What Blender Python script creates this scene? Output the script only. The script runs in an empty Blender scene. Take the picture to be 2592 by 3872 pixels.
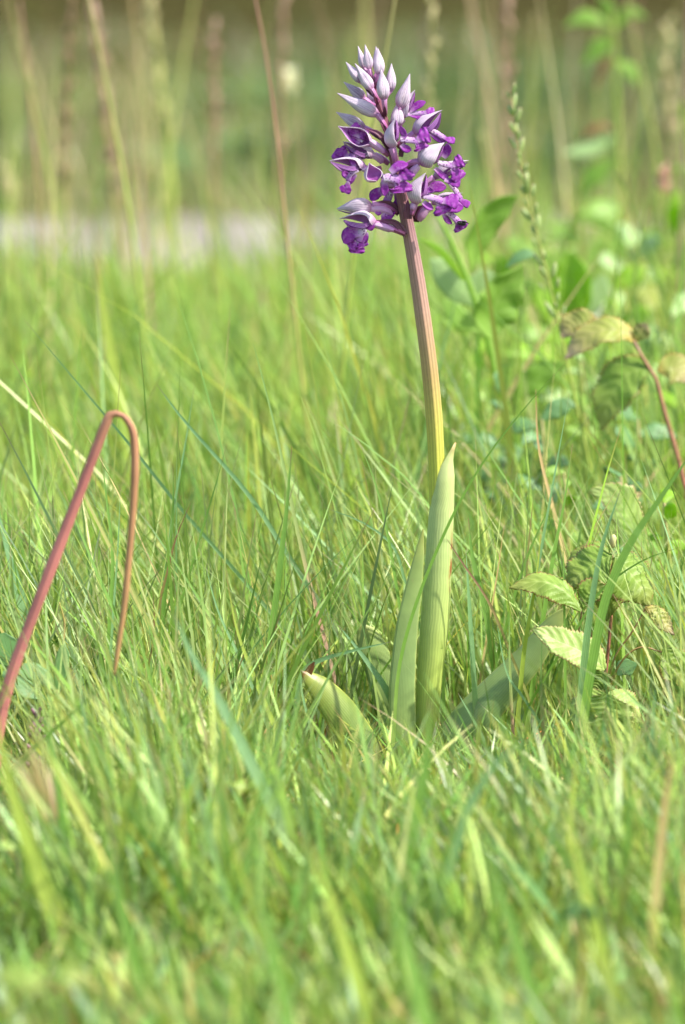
import bpy, math, random
import numpy as np
from mathutils import Vector
R = math.radians
random.seed(7); rng = np.random.default_rng(7)
sc = bpy.context.scene
col = sc.collection

# ---------------------------------------------------------------- camera, world, sun, exposure
CAM_LOC = Vector((0.0, -1.87, 0.35)); PITCH = R(7.2); LENS = 100.0; SENS = 23.5
cd = bpy.data.cameras.new('camera'); cam = bpy.data.objects.new('camera', cd); col.objects.link(cam)
cam.location = CAM_LOC; cam.rotation_euler = (R(90) - PITCH, 0, 0)
cd.sensor_fit = 'VERTICAL'; cd.sensor_height = SENS; cd.sensor_width = SENS; cd.lens = LENS
cd.clip_start = 0.05; cd.clip_end = 3000
cd.dof.use_dof = True; cd.dof.focus_distance = 1.885; cd.dof.aperture_fstop = 6.0; cd.dof.aperture_blades = 0
sc.camera = cam
SUN_EL, SUN_AZ = R(50), R(111)            # azimuth measured from +Y (away from the camera) towards +X
w = bpy.data.worlds.new('World'); sc.world = w; w.use_nodes = True
nt = w.node_tree; bg = nt.nodes['Background']
sky = nt.nodes.new('ShaderNodeTexSky'); sky.sky_type = 'NISHITA'; sky.sun_disc = False
sky.sun_elevation = SUN_EL; sky.sun_rotation = SUN_AZ; sky.dust_density = 2.0; sky.air_density = 1.0
nt.links.new(sky.outputs[0], bg.inputs[0]); bg.inputs[1].default_value = 0.15
sd = bpy.data.lights.new('sun', 'SUN'); sun = bpy.data.objects.new('sun', sd); col.objects.link(sun)
sd.energy = 3.9; sd.angle = R(1.2); sd.color = (1.0, 0.95, 0.86)
sdir = Vector((math.sin(SUN_AZ) * math.cos(SUN_EL), math.cos(SUN_AZ) * math.cos(SUN_EL), math.sin(SUN_EL)))
sun.rotation_euler = sdir.to_track_quat('Z', 'Y').to_euler()
sc.view_settings.view_transform = 'Standard'; sc.view_settings.look = 'None'
sc.view_settings.exposure = 0.97; sc.view_settings.gamma = 1.0
sc.cycles.max_bounces = 8; sc.cycles.transmission_bounces = 6; sc.cycles.diffuse_bounces = 4; sc.cycles.use_denoising = True

# ---------------------------------------------------------------- pixel -> place
H_PX = 3872.0; W_PX = 2592.0; FH = LENS / SENS
FWD = Vector((0, math.cos(PITCH), -math.sin(PITCH))); UPV = Vector((0, math.sin(PITCH), math.cos(PITCH))); RT = Vector((1, 0, 0))
def P(x, y, Y):
    """photo pixel (full size) on the upright plane at distance Y"""
    u = (x - W_PX / 2) / H_PX / FH; v = (y - H_PX / 2) / H_PX / FH
    d = FWD + RT * u - UPV * v
    return CAM_LOC + d * ((Y - CAM_LOC.y) / d.y)
def mpp(Y): return (Y - CAM_LOC.y) / math.cos(PITCH) / FH / H_PX      # metres per full-size pixel
def screen(x, y, z):
    """numpy: world -> full-size pixel"""
    dy = y - CAM_LOC.y; dz = z - CAM_LOC.z
    f = dy * math.cos(PITCH) - dz * math.sin(PITCH); up = dy * math.sin(PITCH) + dz * math.cos(PITCH)
    return x / f * FH * H_PX + W_PX / 2, -up / f * FH * H_PX + H_PX / 2
K = 2592 / 1568.0
def D(x, y): return (x * K, y * K)                     # reading scales of my notes
def A(x, y): return (1150 + x * .44643, 120 + y * .44643)
def B(x, y): return (1150 + x * .44643, 520 + y * .44643)
def C4(x, y): return (1600 + x * .6327, 650 + y * .6327)
def E2(x, y): return (1850 + x * .4732, 1900 + y * .4732)
def E3(x, y): return (x * .5102, 2200 + y * .5102)

# ---------------------------------------------------------------- colours and materials
def S(r, g, b):
    f = lambda c: (c / 255 / 12.92) if c / 255 <= .04045 else ((c / 255 + .055) / 1.055) ** 2.4
    return (f(r), f(g), f(b), 1.0)
class NT:
    def __init__(s, name):
        s.m = bpy.data.materials.new(name); s.m.use_nodes = True; s.t = s.m.node_tree; s.t.nodes.clear()
        s.out = s.t.nodes.new('ShaderNodeOutputMaterial')
    def n(s, typ, **kw):
        o = s.t.nodes.new(typ)
        for k, v in kw.items():
            if k.startswith('i_'):
                key = k[2:]; key = int(key) if key.isdigit() else key
                s.put(o.inputs[key], v)
            else: setattr(o, k, v)
        return o
    def put(s, sock, v):
        if hasattr(v, 'is_output'): s.t.links.new(v, sock)
        else: sock.default_value = v
    def math(s, op, a, b=0.0, c=0.0):
        o = s.n('ShaderNodeMath', operation=op)
        for i, v in enumerate((a, b, c)): s.put(o.inputs[i], v)
        return o.outputs[0]
    def mix(s, f, a, b, blend='MIX'):
        o = s.n('ShaderNodeMix', data_type='RGBA', blend_type=blend); s.put(o.inputs[0], f); s.put(o.inputs[6], a); s.put(o.inputs[7], b)
        return o.outputs[2]
    def ramp(s, f, stops):
        o = s.n('ShaderNodeValToRGB'); s.put(o.inputs[0], f); e = o.color_ramp.elements
        while len(e) < len(stops): e.new(0.5)
        for el, (p, c) in zip(e, stops): el.position = p; el.color = c
        return o.outputs[0]
    def fac(s, f, lo, hi):
        o = s.n('ShaderNodeMapRange'); s.put(o.inputs[0], f); o.inputs[1].default_value = lo; o.inputs[2].default_value = hi
        return o.outputs[0]
    def noise(s, vec, scale, detail=3.0):
        o = s.n('ShaderNodeTexNoise'); s.put(o.inputs['Vector'], vec); o.inputs['Scale'].default_value = scale; o.inputs['Detail'].default_value = detail
        return o.outputs[0]
    def uv(s):
        u = s.n('ShaderNodeUVMap'); x = s.n('ShaderNodeSeparateXYZ', i_0=u.outputs[0]); return x.outputs[0], x.outputs[1], u.outputs[0]
    def obj(s): return s.n('ShaderNodeTexCoord').outputs['Object']
    def finish(s, colr, rough=.5, trans=0.0, tcol=None, spec=.4, bump=None, bstr=.3, bdist=.0005):
        p = s.n('ShaderNodeBsdfPrincipled'); s.put(p.inputs['Base Color'], colr); s.put(p.inputs['Roughness'], rough)
        p.inputs['Specular IOR Level'].default_value = spec
        nrm = None
        if bump is not None:
            b = s.n('ShaderNodeBump'); s.put(b.inputs['Height'], bump); b.inputs['Strength'].default_value = bstr; b.inputs['Distance'].default_value = bdist
            nrm = b.outputs[0]; s.put(p.inputs['Normal'], nrm)
        sh = p.outputs[0]
        if trans > 0:
            t = s.n('ShaderNodeBsdfTranslucent'); s.put(t.inputs[0], tcol if tcol is not None else colr)
            if nrm is not None: s.put(t.inputs['Normal'], nrm)
            m = s.n('ShaderNodeMixShader'); m.inputs[0].default_value = trans
            s.t.links.new(sh, m.inputs[1]); s.t.links.new(t.outputs[0], m.inputs[2]); sh = m.outputs[0]
        s.t.links.new(sh, s.out.inputs[0]); return s.m

def mat_grass(name, trans=.40, rough=.36):
    m = NT(name); a = m.n('ShaderNodeAttribute', attribute_name='Col').outputs[0]
    tc = m.mix(1.0, a, (1.3, 1.12, .75, 1), 'MULTIPLY')
    return m.finish(a, rough, trans, tc, .5)
def mat_leaf(name, stops, stripes=0, sstr=.15, edge=None, ew=.06, spots=None, trans=.35, rough=.45, side=0, vein=None, mott=.25, mscale=220, spec=.4, patchc=None, bs=.2):
    """stops: colour along the leaf (v); stripes: parallel veins over u; side: feather veins; edge: margin colour; spots: brown blotches"""
    m = NT(name); u, v, uv = m.uv(); ob = m.obj()
    c = m.ramp(v, stops)
    nz = m.noise(ob, mscale)
    c = m.mix(mott, c, m.mix(nz, (.35, .35, .35, 1), (1.65, 1.6, 1.5, 1)), 'MULTIPLY') if mott else c
    bump = nz
    if stripes:
        wv = m.math('SINE', m.math('MULTIPLY', m.math('ADD', u, m.math('MULTIPLY', m.noise(ob, 70), .09)), stripes * 6.283))
        bump = wv
        c = m.mix(m.math('MULTIPLY', m.math('ADD', m.math('MULTIPLY', wv, .5), .5), sstr), c, vein or (.02, .06, .01, 1))
    if side:
        au = m.math('ABSOLUTE', m.math('SUBTRACT', u, .5))
        q = m.math('SINE', m.math('MULTIPLY', m.math('SUBTRACT', v, m.math('MULTIPLY', au, .45)), side * 6.283))
        line = m.fac(q, .86, 1.0); mid = m.fac(au, .028, .008)
        ln = m.math('MAXIMUM', line, mid); bump = m.math('SUBTRACT', m.math('MULTIPLY', nz, .4), ln)
        c = m.mix(m.math('MULTIPLY', ln, sstr * 2), c, vein or (.35, .45, .2, 1))
    if edge:
        au = m.math('ABSOLUTE', m.math('SUBTRACT', u, .5))
        c = m.mix(m.fac(m.math('ADD', au, m.math('MULTIPLY', m.math('SUBTRACT', nz, .5), .08)), .5 - ew, .5), c, edge)
    if patchc:
        win = m.math('MULTIPLY', m.math('MULTIPLY', m.fac(v, .53, .60), m.fac(v, .76, .68)), m.math('MULTIPLY', m.fac(u, .40, .45), m.fac(u, .54, .49)))
        c = m.mix(m.math('MULTIPLY', win, m.fac(m.noise(ob, 160, 4), .42, .58)), c, patchc)
    if spots:
        sp = m.noise(ob, 90, 4)
        c = m.mix(m.fac(sp, .60, .66), c, spots)
    tc = m.mix(1.0, c, (1.3, 1.2, .7, 1), 'MULTIPLY')
    return m.finish(c, rough, trans, tc, spec, bump, bs, .0003)

M = {}
M['grass'] = mat_grass('grass_blades')
M['straw'] = mat_grass('dry_straw', .2, .6)
def grad(name, stops, **kw): M[name] = mat_leaf(name, stops, **kw); return M[name]
grad('blade_green', [(0, S(165, 184, 105)), (.3, S(130, 172, 78)), (.93, S(126, 166, 82)), (1, S(160, 110, 105))], stripes=4, sstr=.08, trans=.48)
grad('blade_blue', [(0, S(168, 182, 120)), (.4, S(138, 176, 122)), (.95, S(132, 174, 126)), (1, S(155, 125, 110))], stripes=4, sstr=.08, trans=.48)
grad('blade_yellow', [(0, S(164, 180, 84)), (.5, S(166, 188, 80)), (.9, S(168, 184, 84)), (1, S(170, 140, 80))], stripes=4, sstr=.1, trans=.45)
grad('blade_straw', [(0, S(190, 180, 120)), (.5, S(195, 180, 120)), (1, S(190, 150, 110))], stripes=4, sstr=.15, trans=.25, rough=.6)
grad('blade_pink', [(0, S(200, 175, 150)), (.35, S(190, 150, 130)), (.55, S(150, 165, 100)), (1, S(120, 160, 90))], stripes=3, sstr=.1, trans=.3)
grad('blade_red', [(0, S(150, 170, 80)), (.6, S(140, 130, 75)), (1, S(130, 80, 75))], stripes=3, sstr=.1, trans=.3)
grad('stalk_green', [(0, S(150, 170, 70)), (.6, S(165, 180, 85)), (1, S(175, 165, 110))], mott=.15, trans=.15)
grad('stalk_tan', [(0, S(160, 175, 80)), (.45, S(165, 165, 90)), (.7, S(165, 130, 100)), (1, S(160, 115, 100))], mott=.2, trans=.1)
grad('seed_pale', [(0, S(185, 180, 120)), (1, S(205, 195, 150))], mott=.5, mscale=400, trans=.25)
grad('seed_brown', [(0, S(128, 106, 76)), (1, S(142, 120, 88))], mott=.5, mscale=400, trans=.1)
grad('seed_green', [(0, S(150, 175, 100)), (.7, S(165, 185, 120)), (1, S(200, 175, 150))], mott=.4, mscale=500, trans=.3)
grad('seed_pink', [(0, S(186, 158, 132)), (1, S(192, 160, 142))], mott=.4, mscale=400, trans=.35)
grad('seed_purple', [(0, S(120, 80, 100)), (1, S(150, 105, 120))], mott=.5, mscale=400, trans=.2)
grad('dead_stem', [(0, S(198, 128, 122)), (.3, S(192, 120, 116)), (.55, S(180, 112, 106)), (.62, S(178, 128, 100)), (.75, S(172, 126, 90)), (1, S(178, 140, 92))], stripes=9, sstr=.25, vein=S(110, 60, 60), mott=.8, mscale=45, trans=.0, rough=.6)
grad('orchid_leaf', [(0, S(156, 178, 98)), (.4, S(150, 176, 112)), (.85, S(160, 182, 110)), (1, S(176, 180, 100))], bs=.10, stripes=17, sstr=.22, edge=S(190, 200, 120), ew=.035, trans=.25, rough=.36, mott=.4, mscale=130, vein=S(85, 115, 60))
grad('orchid_leaf_bitten', [(0, S(112, 138, 72)), (.6, S(134, 156, 76)), (.93, S(165, 175, 80)), (.97, S(140, 95, 40)), (1, S(60, 30, 15))], stripes=15, sstr=.34, bs=.1, edge=S(190, 195, 90), ew=.04, spots=S(110, 60, 30), trans=.25, rough=.3, mott=.2, vein=S(95, 115, 50))
grad('sheath', [(0, S(182, 198, 90)), (.3, S(188, 206, 104)), (.7, S(190, 208, 136)), (.95, S(198, 208, 140)), (1, S(190, 150, 100))], stripes=30, sstr=.2, vein=S(120, 145, 60), trans=.2, rough=.4, mott=.2, patchc=S(160, 100, 60), bs=.1)
grad('broad_leaf', [(0, S(152, 188, 84)), (.5, S(144, 184, 78)), (1, S(152, 188, 92))], side=7, sstr=.3, trans=.5, mott=.3, mscale=60, vein=S(180, 205, 120))
grad('broad_leaf_pale', [(0, S(166, 196, 122)), (1, S(176, 204, 140))], side=7, sstr=.2, trans=.25, mott=.15)
grad('broad_leaf_dark', [(0, S(104, 146, 86)), (1, S(110, 150, 96))], side=7, sstr=.2, trans=.2, mott=.2, vein=S(120, 150, 110))
grad('broad_leaf_bronze', [(0, S(160, 178, 86)), (1, S(172, 174, 96))], side=7, sstr=.2, trans=.45, mott=.3)
grad('clump_leaf', [(0, S(88, 112, 58)), (1, S(98, 122, 66))], mott=.2, trans=.2)
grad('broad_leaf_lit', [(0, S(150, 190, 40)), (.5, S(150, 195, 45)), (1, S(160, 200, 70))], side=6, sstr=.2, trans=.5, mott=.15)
grad('bramble_leaf', [(0, S(136, 168, 70)), (.5, S(148, 178, 78)), (1, S(160, 168, 88))], side=8, sstr=.2, edge=S(165, 110, 80), ew=.055, trans=.4, mott=.3, vein=S(190, 205, 120))
grad('bramble_pale', [(0, S(158, 184, 84)), (.6, S(164, 190, 100)), (1, S(168, 186, 104))], side=8, sstr=.16, edge=S(176, 140, 105), ew=.05, trans=.3, mott=.2, vein=S(205, 215, 160))
grad('bramble_bronze', [(0, S(180, 160, 72)), (.3, S(158, 172, 78)), (.7, S(170, 168, 96)), (1, S(190, 168, 145))], side=8, sstr=.25, edge=S(170, 110, 70), ew=.05, trans=.3, mott=.4, vein=S(180, 165, 120))
grad('cane', [(0, S(150, 115, 80)), (.5, S(165, 105, 90)), (1, S(170, 110, 95))], mott=.4, trans=0)
grad('petiole', [(0, S(150, 110, 75)), (1, S(150, 150, 70))], mott=.3, trans=0)
grad('clover_leaf', [(0, S(105, 150, 85)), (1, S(115, 158, 95))], side=9, sstr=.12, trans=.3, mott=.2, vein=S(130, 165, 110))
grad('pale_strap', [(0, S(200, 205, 120)), (1, S(205, 215, 125))], stripes=5, sstr=.08, trans=.35)
grad('white_flower', [(0, S(235, 240, 190)), (1, S(240, 240, 215))], mott=.15, trans=.3)
grad('pink_flower', [(0, S(215, 165, 150)), (1, S(220, 180, 165))], mott=.3, trans=.3)
grad('broad_leaf_rusty', [(0, S(140, 120, 70)), (1, S(150, 100, 70))], mott=.3, trans=.2)
grad('rust', [(0, S(110, 75, 40)), (1, S(85, 52, 28))], mott=.4, trans=.1)

# orchid stem: green-yellow at the foot, bronze, then mauve under the spike
m = NT('orchid_stem'); u, v, uv = m.uv(); nz = m.noise(m.obj(), 500)
c = m.ramp(v, [(0, S(160, 180, 65)), (.43, S(190, 196, 78)), (.50, S(190, 182, 88)), (.57, S(182, 155, 100)), (.66, S(178, 142, 122)), (.75, S(160, 122, 120)), (.82, S(125, 78, 88)), (1, S(130, 75, 90))])
wv = m.math('SINE', m.math('MULTIPLY', u, 6.283 * 14))
c = m.mix(m.math('MULTIPLY', m.math('ADD', wv, 1.0), .09), c, S(85, 55, 45)); c = m.mix(.25, c, m.mix(nz, (.5, .5, .5, 1), (1.5, 1.5, 1.5, 1)), 'MULTIPLY')
M['orchid_stem'] = m.finish(c, .42, .06, None, .4, wv, .3, .0004)
# hood outside
def mat_hood(name, pale, veinc, vs, basec):
    m = NT(name); u, v, uv = m.uv(); ob = m.obj(); nz = m.noise(ob, 350, 4)
    q = m.math('SINE', m.math('MULTIPLY', m.math('ADD', u, m.math('MULTIPLY', nz, .09)), 6.283 * 15))
    c = m.mix(m.math('MULTIPLY', m.math('MULTIPLY', m.fac(q, .1, 1.0), m.fac(m.noise(ob, 160), .3, .6)), vs), pale, veinc)
    c = m.mix(m.fac(v, .22, -.02), c, basec)
    c = m.mix(.55, c, m.mix(nz, (.5, .45, .55, 1), (1.5, 1.5, 1.5, 1)), 'MULTIPLY')
    return m.finish(c, .6, .32, c, .2, nz, .4, .0004)
M['hood_out'] = mat_hood('hood_outside', S(222, 208, 220), S(140, 105, 148), .55, S(190, 115, 175))
M['hood_in'] = mat_hood('hood_inside', S(185, 125, 190), S(115, 30, 130), .95, S(140, 50, 140))
m = NT('petal'); u, v, uv = m.uv(); nz = m.noise(m.obj(), 350, 4)
q = m.math('SINE', m.math('MULTIPLY', m.math('ADD', u, m.math('MULTIPLY', nz, .06)), 6.283 * 3.5))
c = m.mix(m.fac(q, -.6, .2), S(195, 150, 200), S(120, 28, 135)); M['petal'] = m.finish(c, .5, .25, c, .3)
# lip: purple strips, white spotted middle
def mat_purple(name, c0, c1):
    m = NT(name); u, v, uv = m.uv(); nz = m.noise(m.obj(), 450, 4)
    c = m.mix(m.fac(nz, .3, .7), c0, c1); c = m.mix(m.math('MULTIPLY', m.fac(m.noise(m.obj(), 800, 2), .54, .64), .18), c, S(225, 195, 225))
    au = m.math('ABSOLUTE', m.math('SUBTRACT', u, .5)); c = m.mix(m.math('MULTIPLY', m.fac(au, .34, .5), .5), c, S(105, 10, 125)); c = m.mix(m.math('MULTIPLY', m.fac(v, .32, .0), .75), c, S(222, 190, 222))
    return m.finish(c, .5, .3, c, .3, nz, .3, .0004)
M['lip'] = mat_purple('lip_purple', S(138, 34, 150), S(170, 76, 182))
m = NT('lip_white'); u, v, uv = m.uv(); ob = m.obj(); nz = m.noise(ob, 300)
vo = m.n('ShaderNodeTexVoronoi', i_Vector=ob, i_Scale=900.0); dots = m.fac(vo.outputs[0], .34, .22)
c = m.mix(m.fac(v, .15, 1.0), S(226, 204, 226), S(165, 85, 182)); c = m.mix(m.math('MULTIPLY', m.fac(nz, .5, .65), .5), c, S(175, 110, 190)); c = m.mix(dots, c, S(110, 20, 120))
M['lip_white'] = m.finish(c, .5, .25, c, .3)
grad('ovary', [(0, S(135, 70, 95)), (.35, S(170, 95, 150)), (.8, S(200, 140, 190)), (1, S(205, 150, 200))], mott=.25, mscale=400, trans=.12, stripes=6, sstr=.12, vein=S(120, 50, 90))
grad('spur', [(0, S(215, 180, 215)), (1, S(190, 130, 190))], mott=.2, mscale=400, trans=.2)
grad('bract', [(0, S(95, 45, 65)), (.6, S(105, 50, 75)), (1, S(130, 60, 110))], mott=.3, mscale=400, trans=.08, stripes=4, sstr=.15)
m = NT('fly_black'); M['fly_black'] = m.finish(S(28, 27, 25), .35, 0, None, .5)
m = NT('fly_wing'); M['fly_wing'] = m.finish(S(70, 72, 62), .25, .3, S(90, 90, 80), .5)

# ground materials
m = NT('soil'); ob = m.obj(); n1 = m.noise(ob, 6, 5); n2 = m.noise(ob, 140, 6)
c = m.mix(m.fac(n2, .35, .65), S(70, 62, 42), S(105, 98, 62)); c = m.mix(m.fac(n1, .4, .6), c, S(80, 95, 45))
M['soil'] = m.finish(c, .9, 0, None, .2, n2, .8, .004)
m = NT('meadow'); ob = m.obj(); n1 = m.noise(ob, .9, 4); n2 = m.noise(ob, 30, 6)
c = m.mix(m.fac(n2, .3, .7), S(62, 80, 36), S(100, 116, 54)); c = m.mix(m.fac(n1, .42, .62), c, S(122, 116, 74))
M['meadow'] = m.finish(c, .9, 0, None, .2, n2, .8, .01)
m = NT('path'); ob = m.obj(); n1 = m.noise(ob, 3, 4); n2 = m.noise(ob, 120, 5)
c = m.mix(m.fac(n1, .4, .6), S(136, 126, 116), S(176, 168, 162)); c = m.mix(m.fac(n2, .35, .7), S(132, 122, 112), c); c = m.mix(m.fac(m.noise(ob, 5, 5), .57, .66), c, S(112, 118, 76))
M['path'] = m.finish(c, .85, 0, None, .3, n2, .5, .003)
m = NT('track'); ob = m.obj(); n1 = m.noise(ob, .5, 4); n2 = m.noise(ob, 18, 6)
c = m.mix(m.fac(n2, .3, .7), S(44, 36, 22), S(60, 51, 33)); c = m.mix(m.fac(n1, .45, .65), c, S(66, 64, 36)); c = m.mix(m.fac(m.noise(ob, .8, 4), .5, .62), c, S(72, 76, 38))
M['track'] = m.finish(c, 1.0, 0, None, .0, n2, .8, .02)

# ---------------------------------------------------------------- mesh helpers
def smooth_pts(pts, n):
    pts = [Vector(p) for p in pts]
    if len(pts) == 2: return [pts[0].lerp(pts[1], i / n) for i in range(n + 1)]
    Pp = [pts[0] * 2 - pts[1]] + pts + [pts[-1] * 2 - pts[-2]]
    L = [0]
    for a, b in zip(pts, pts[1:]): L.append(L[-1] + max((b - a).length, 1e-9))
    out = []
    for i in range(n + 1):
        s = L[-1] * i / n; k = 0
        while k < len(pts) - 2 and s > L[k + 1]: k += 1
        t = (s - L[k]) / (L[k + 1] - L[k]); p0, p1, p2, p3 = Pp[k:k + 4]
        out.append(.5 * ((2 * p1) + (p2 - p0) * t + (2 * p0 - 5 * p1 + 4 * p2 - p3) * t * t + (3 * p1 - p0 - 3 * p2 + p3) * t ** 3))
    return out
def interp(vals, n, pts=None):
    x = np.linspace(0, 1, len(vals))
    if pts is not None and len(pts) == len(vals):
        x = np.cumsum([0] + [(Vector(b) - Vector(a)).length for a, b in zip(pts, pts[1:])]); x = x / x[-1]
    return np.interp(np.linspace(0, 1, n + 1), x, vals)
class MB:
    def __init__(s): s.v = []; s.f = []; s.uv = []; s.mi = []
    def vert(s, p, uv): s.v.append(tuple(p)); s.uv.append(uv); return len(s.v) - 1
    def face(s, idx, mi=0): s.f.append(tuple(idx)); s.mi.append(mi)
    def tube(s, pts, radii, sides=10, n=24, mi=0, ridge=0, ramp=0.0, v0=0, v1=1, flat=1.0, flatdir=None, jit=0.0):
        sp = smooth_pts(pts, n); rad = interp(radii, n, pts) * (1 + jit * np.convolve(np.random.default_rng(3).normal(0, 1, n + 5), np.ones(5) / 2.2, 'valid')); prev = None; rings = []
        for i, p in enumerate(sp):
            t = (sp[min(i + 1, n)] - sp[max(i - 1, 0)]).normalized()
            if prev is None:
                h = flatdir.copy() if flatdir is not None else Vector((0, -1, 0)) if abs(t.y) < .8 else Vector((0, 0, 1))
            else: h = prev
            nn = (h - t * h.dot(t)).normalized(); prev = nn; bb = t.cross(nn)
            ring = []
            for k in range(sides + 1):
                a = 2 * math.pi * k / sides; r = rad[i] * (1 + (ramp * math.cos(ridge * a) if ridge else 0))
                ring.append(s.vert(p + nn * (math.cos(a) * r * flat) + bb * (math.sin(a) * r), (k / sides, v0 + (v1 - v0) * i / n)))
            rings.append(ring)
        for i in range(n):
            for k in range(sides): s.face((rings[i][k], rings[i][k + 1], rings[i + 1][k + 1], rings[i + 1][k]), mi)
        for ring, vv, rev in ((rings[0], v0, 1), (rings[-1], v1, 0)):
            r = ring[:-1]; s.face(r[::-1] if rev else r, mi)
        return s
    def ribbon(s, pts, widths, normal=(0, -1, 0), cup=0.0, n=16, m=4, twist=0.0, serr=0, samp=0.0, quilt=0, qamp=0.0, thick=0.0, mi=0, wave=0.0, fold=0.0):
        sp = smooth_pts(pts, n); wd = interp(widths, n, pts); nh = Vector(normal).normalized(); rows = []; rows2 = []
        for i, p in enumerate(sp):
            t = (sp[min(i + 1, n)] - sp[max(i - 1, 0)]).normalized(); f = i / n
            nn = nh - t * nh.dot(t)
            if nn.length < 1e-4: nn = Vector((0.1, 0, 1)) - t * t.z
            nn.normalize(); sd_ = t.cross(nn); nh = (nn * .5 + nh * .5).normalized()
            if twist:
                a = twist * f; nn2 = nn * math.cos(a) + sd_ * math.sin(a); sd_ = t.cross(nn2); nn = nn2
            W = wd[i] * (1 + (samp * (2 * ((f * serr) % 1) - 1) if serr else 0)) / 2
            row = []; row2 = []
            for k in range(m + 1):
                q = 2 * k / m - 1; off = cup * W * q * q + fold * W * abs(q)
                if qamp: off += qamp * math.sin(6.283 * quilt * (f - abs(q) * .22)) * min(1, 3 * abs(q)) * (1 - .3 * abs(q))
                if wave: off += wave * W * math.sin(f * 17 + (2 if q > 0 else 0)) * abs(q)
                pp = p + sd_ * (q * W) + nn * off
                row.append(s.vert(pp, (k / m, f)))
                if thick: row2.append(s.vert(pp - nn * thick, (k / m, f)))
            rows.append(row); rows2.append(row2)
        for i in range(n):
            for k in range(m):
                s.face((rows[i][k], rows[i][k + 1], rows[i + 1][k + 1], rows[i + 1][k]), mi)
                if thick: s.face((rows2[i + 1][k], rows2[i + 1][k + 1], rows2[i][k + 1], rows2[i][k]), mi)
            if thick:
                s.face((rows[i + 1][0], rows2[i + 1][0], rows2[i][0], rows[i][0]), mi); s.face((rows[i][m], rows2[i][m], rows2[i + 1][m], rows[i + 1][m]), mi)
        return s
    def blob(s, c, r, mi=0, n=6, m=8, up=(0, 0, 1), stretch=1.0, bumpy=0.0):
        up = Vector(up).normalized(); h = Vector((1, 0, 0)) if abs(up.x) < .8 else Vector((0, 1, 0)); a_ = (h - up * h.dot(up)).normalized(); b_ = up.cross(a_); rings = []
        for i in range(n + 1):
            th = math.pi * i / n; ring = []
            for k in range(m + 1):
                ph = 6.2832 * k / m; rr = r * (1 + bumpy * math.sin(5 * ph + 7 * th))
                ring.append(s.vert(Vector(c) + up * (-math.cos(th) * r * stretch) + (a_ * math.cos(ph) + b_ * math.sin(ph)) * (math.sin(th) * rr + 1e-6), (k / m, i / n)))
            rings.append(ring)
        for i in range(n):
            for k in range(m): s.face((rings[i][k], rings[i][k + 1], rings[i + 1][k + 1], rings[i + 1][k]), mi)
        return s
    def build(s, name, mats, parent=None, origin=None):
        me = bpy.data.meshes.new(name); o = Vector((0, 0, 0))
        if origin is not None: o = Vector(origin)
        if parent is not None: o = Vector(parent.get('_o', (0, 0, 0)))
        me.from_pydata([(x - o.x, y - o.y, z - o.z) for x, y, z in s.v], [], s.f)
        ul = me.uv_layers.new(name='UVMap'); li = np.empty(len(me.loops), np.int32); me.loops.foreach_get('vertex_index', li)
        ul.data.foreach_set('uv', np.array(s.uv, np.float32)[li].ravel())
        for mm in (mats if isinstance(mats, (list, tuple)) else [mats]): me.materials.append(mm)
        me.polygons.foreach_set('material_index', np.array(s.mi, np.int32)); me.polygons.foreach_set('use_smooth', np.ones(len(s.f), bool))
        me.update(); ob = bpy.data.objects.new(name, me); col.objects.link(ob)
        if parent is not None: ob.parent = parent; ob['_o'] = parent['_o']
        elif origin is not None: ob.location = o; ob['_o'] = tuple(o)
        return ob
def empty(name, loc, parent=None):
    o = bpy.data.objects.new(name, None); col.objects.link(o); o.empty_display_size = .01
    if parent is not None: o.parent = parent; o['_o'] = parent['_o']
    else: o.location = loc; o['_o'] = tuple(loc)
    return o
def tag(o, label=None, cat=None, group=None, kind=None):
    for k, v in (('label', label), ('category', cat), ('group', group), ('kind', kind)):
        if v: o[k] = v
    return o
def W3(pts, Y):
    """list of full-size pixels (optionally with a depth offset in metres) -> world points"""
    return [P(p[0], p[1], Y + (p[2] if len(p) > 2 else 0)) for p in pts]

# ---------------------------------------------------------------- the setting
def sheet(name, x0, x1, y0, y1, z, mat, nx=1, ny=1, amp=0.0):
    mb = MB()
    for j in range(ny + 1):
        for i in range(nx + 1):
            x = x0 + (x1 - x0) * i / nx; y = y0 + (y1 - y0) * j / ny
            mb.vert((x, y, z + (amp * (math.sin(x * 23 + y * 9) + math.sin(x * 11 - y * 31)) / 2 if amp else 0)), (i / nx, j / ny))
    for j in range(ny):
        for i in range(nx): a = j * (nx + 1) + i; mb.face((a, a + 1, a + nx + 2, a + nx + 1))
    return tag(mb.build(name, mat), kind='structure')
sheet('ground', -1500, 1500, -1500, 1500, -.012, M['meadow'])
sheet('lawn_soil', -1.6, 1.6, -2.6, 2.95, -.004, M['soil'], 48, 80, .003)
sheet('path', -30, 30, 2.85, 4.02, .012, M['path'])
sheet('bare_field', -400, 400, 10.2, 900, -.004, M['track'])

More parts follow.
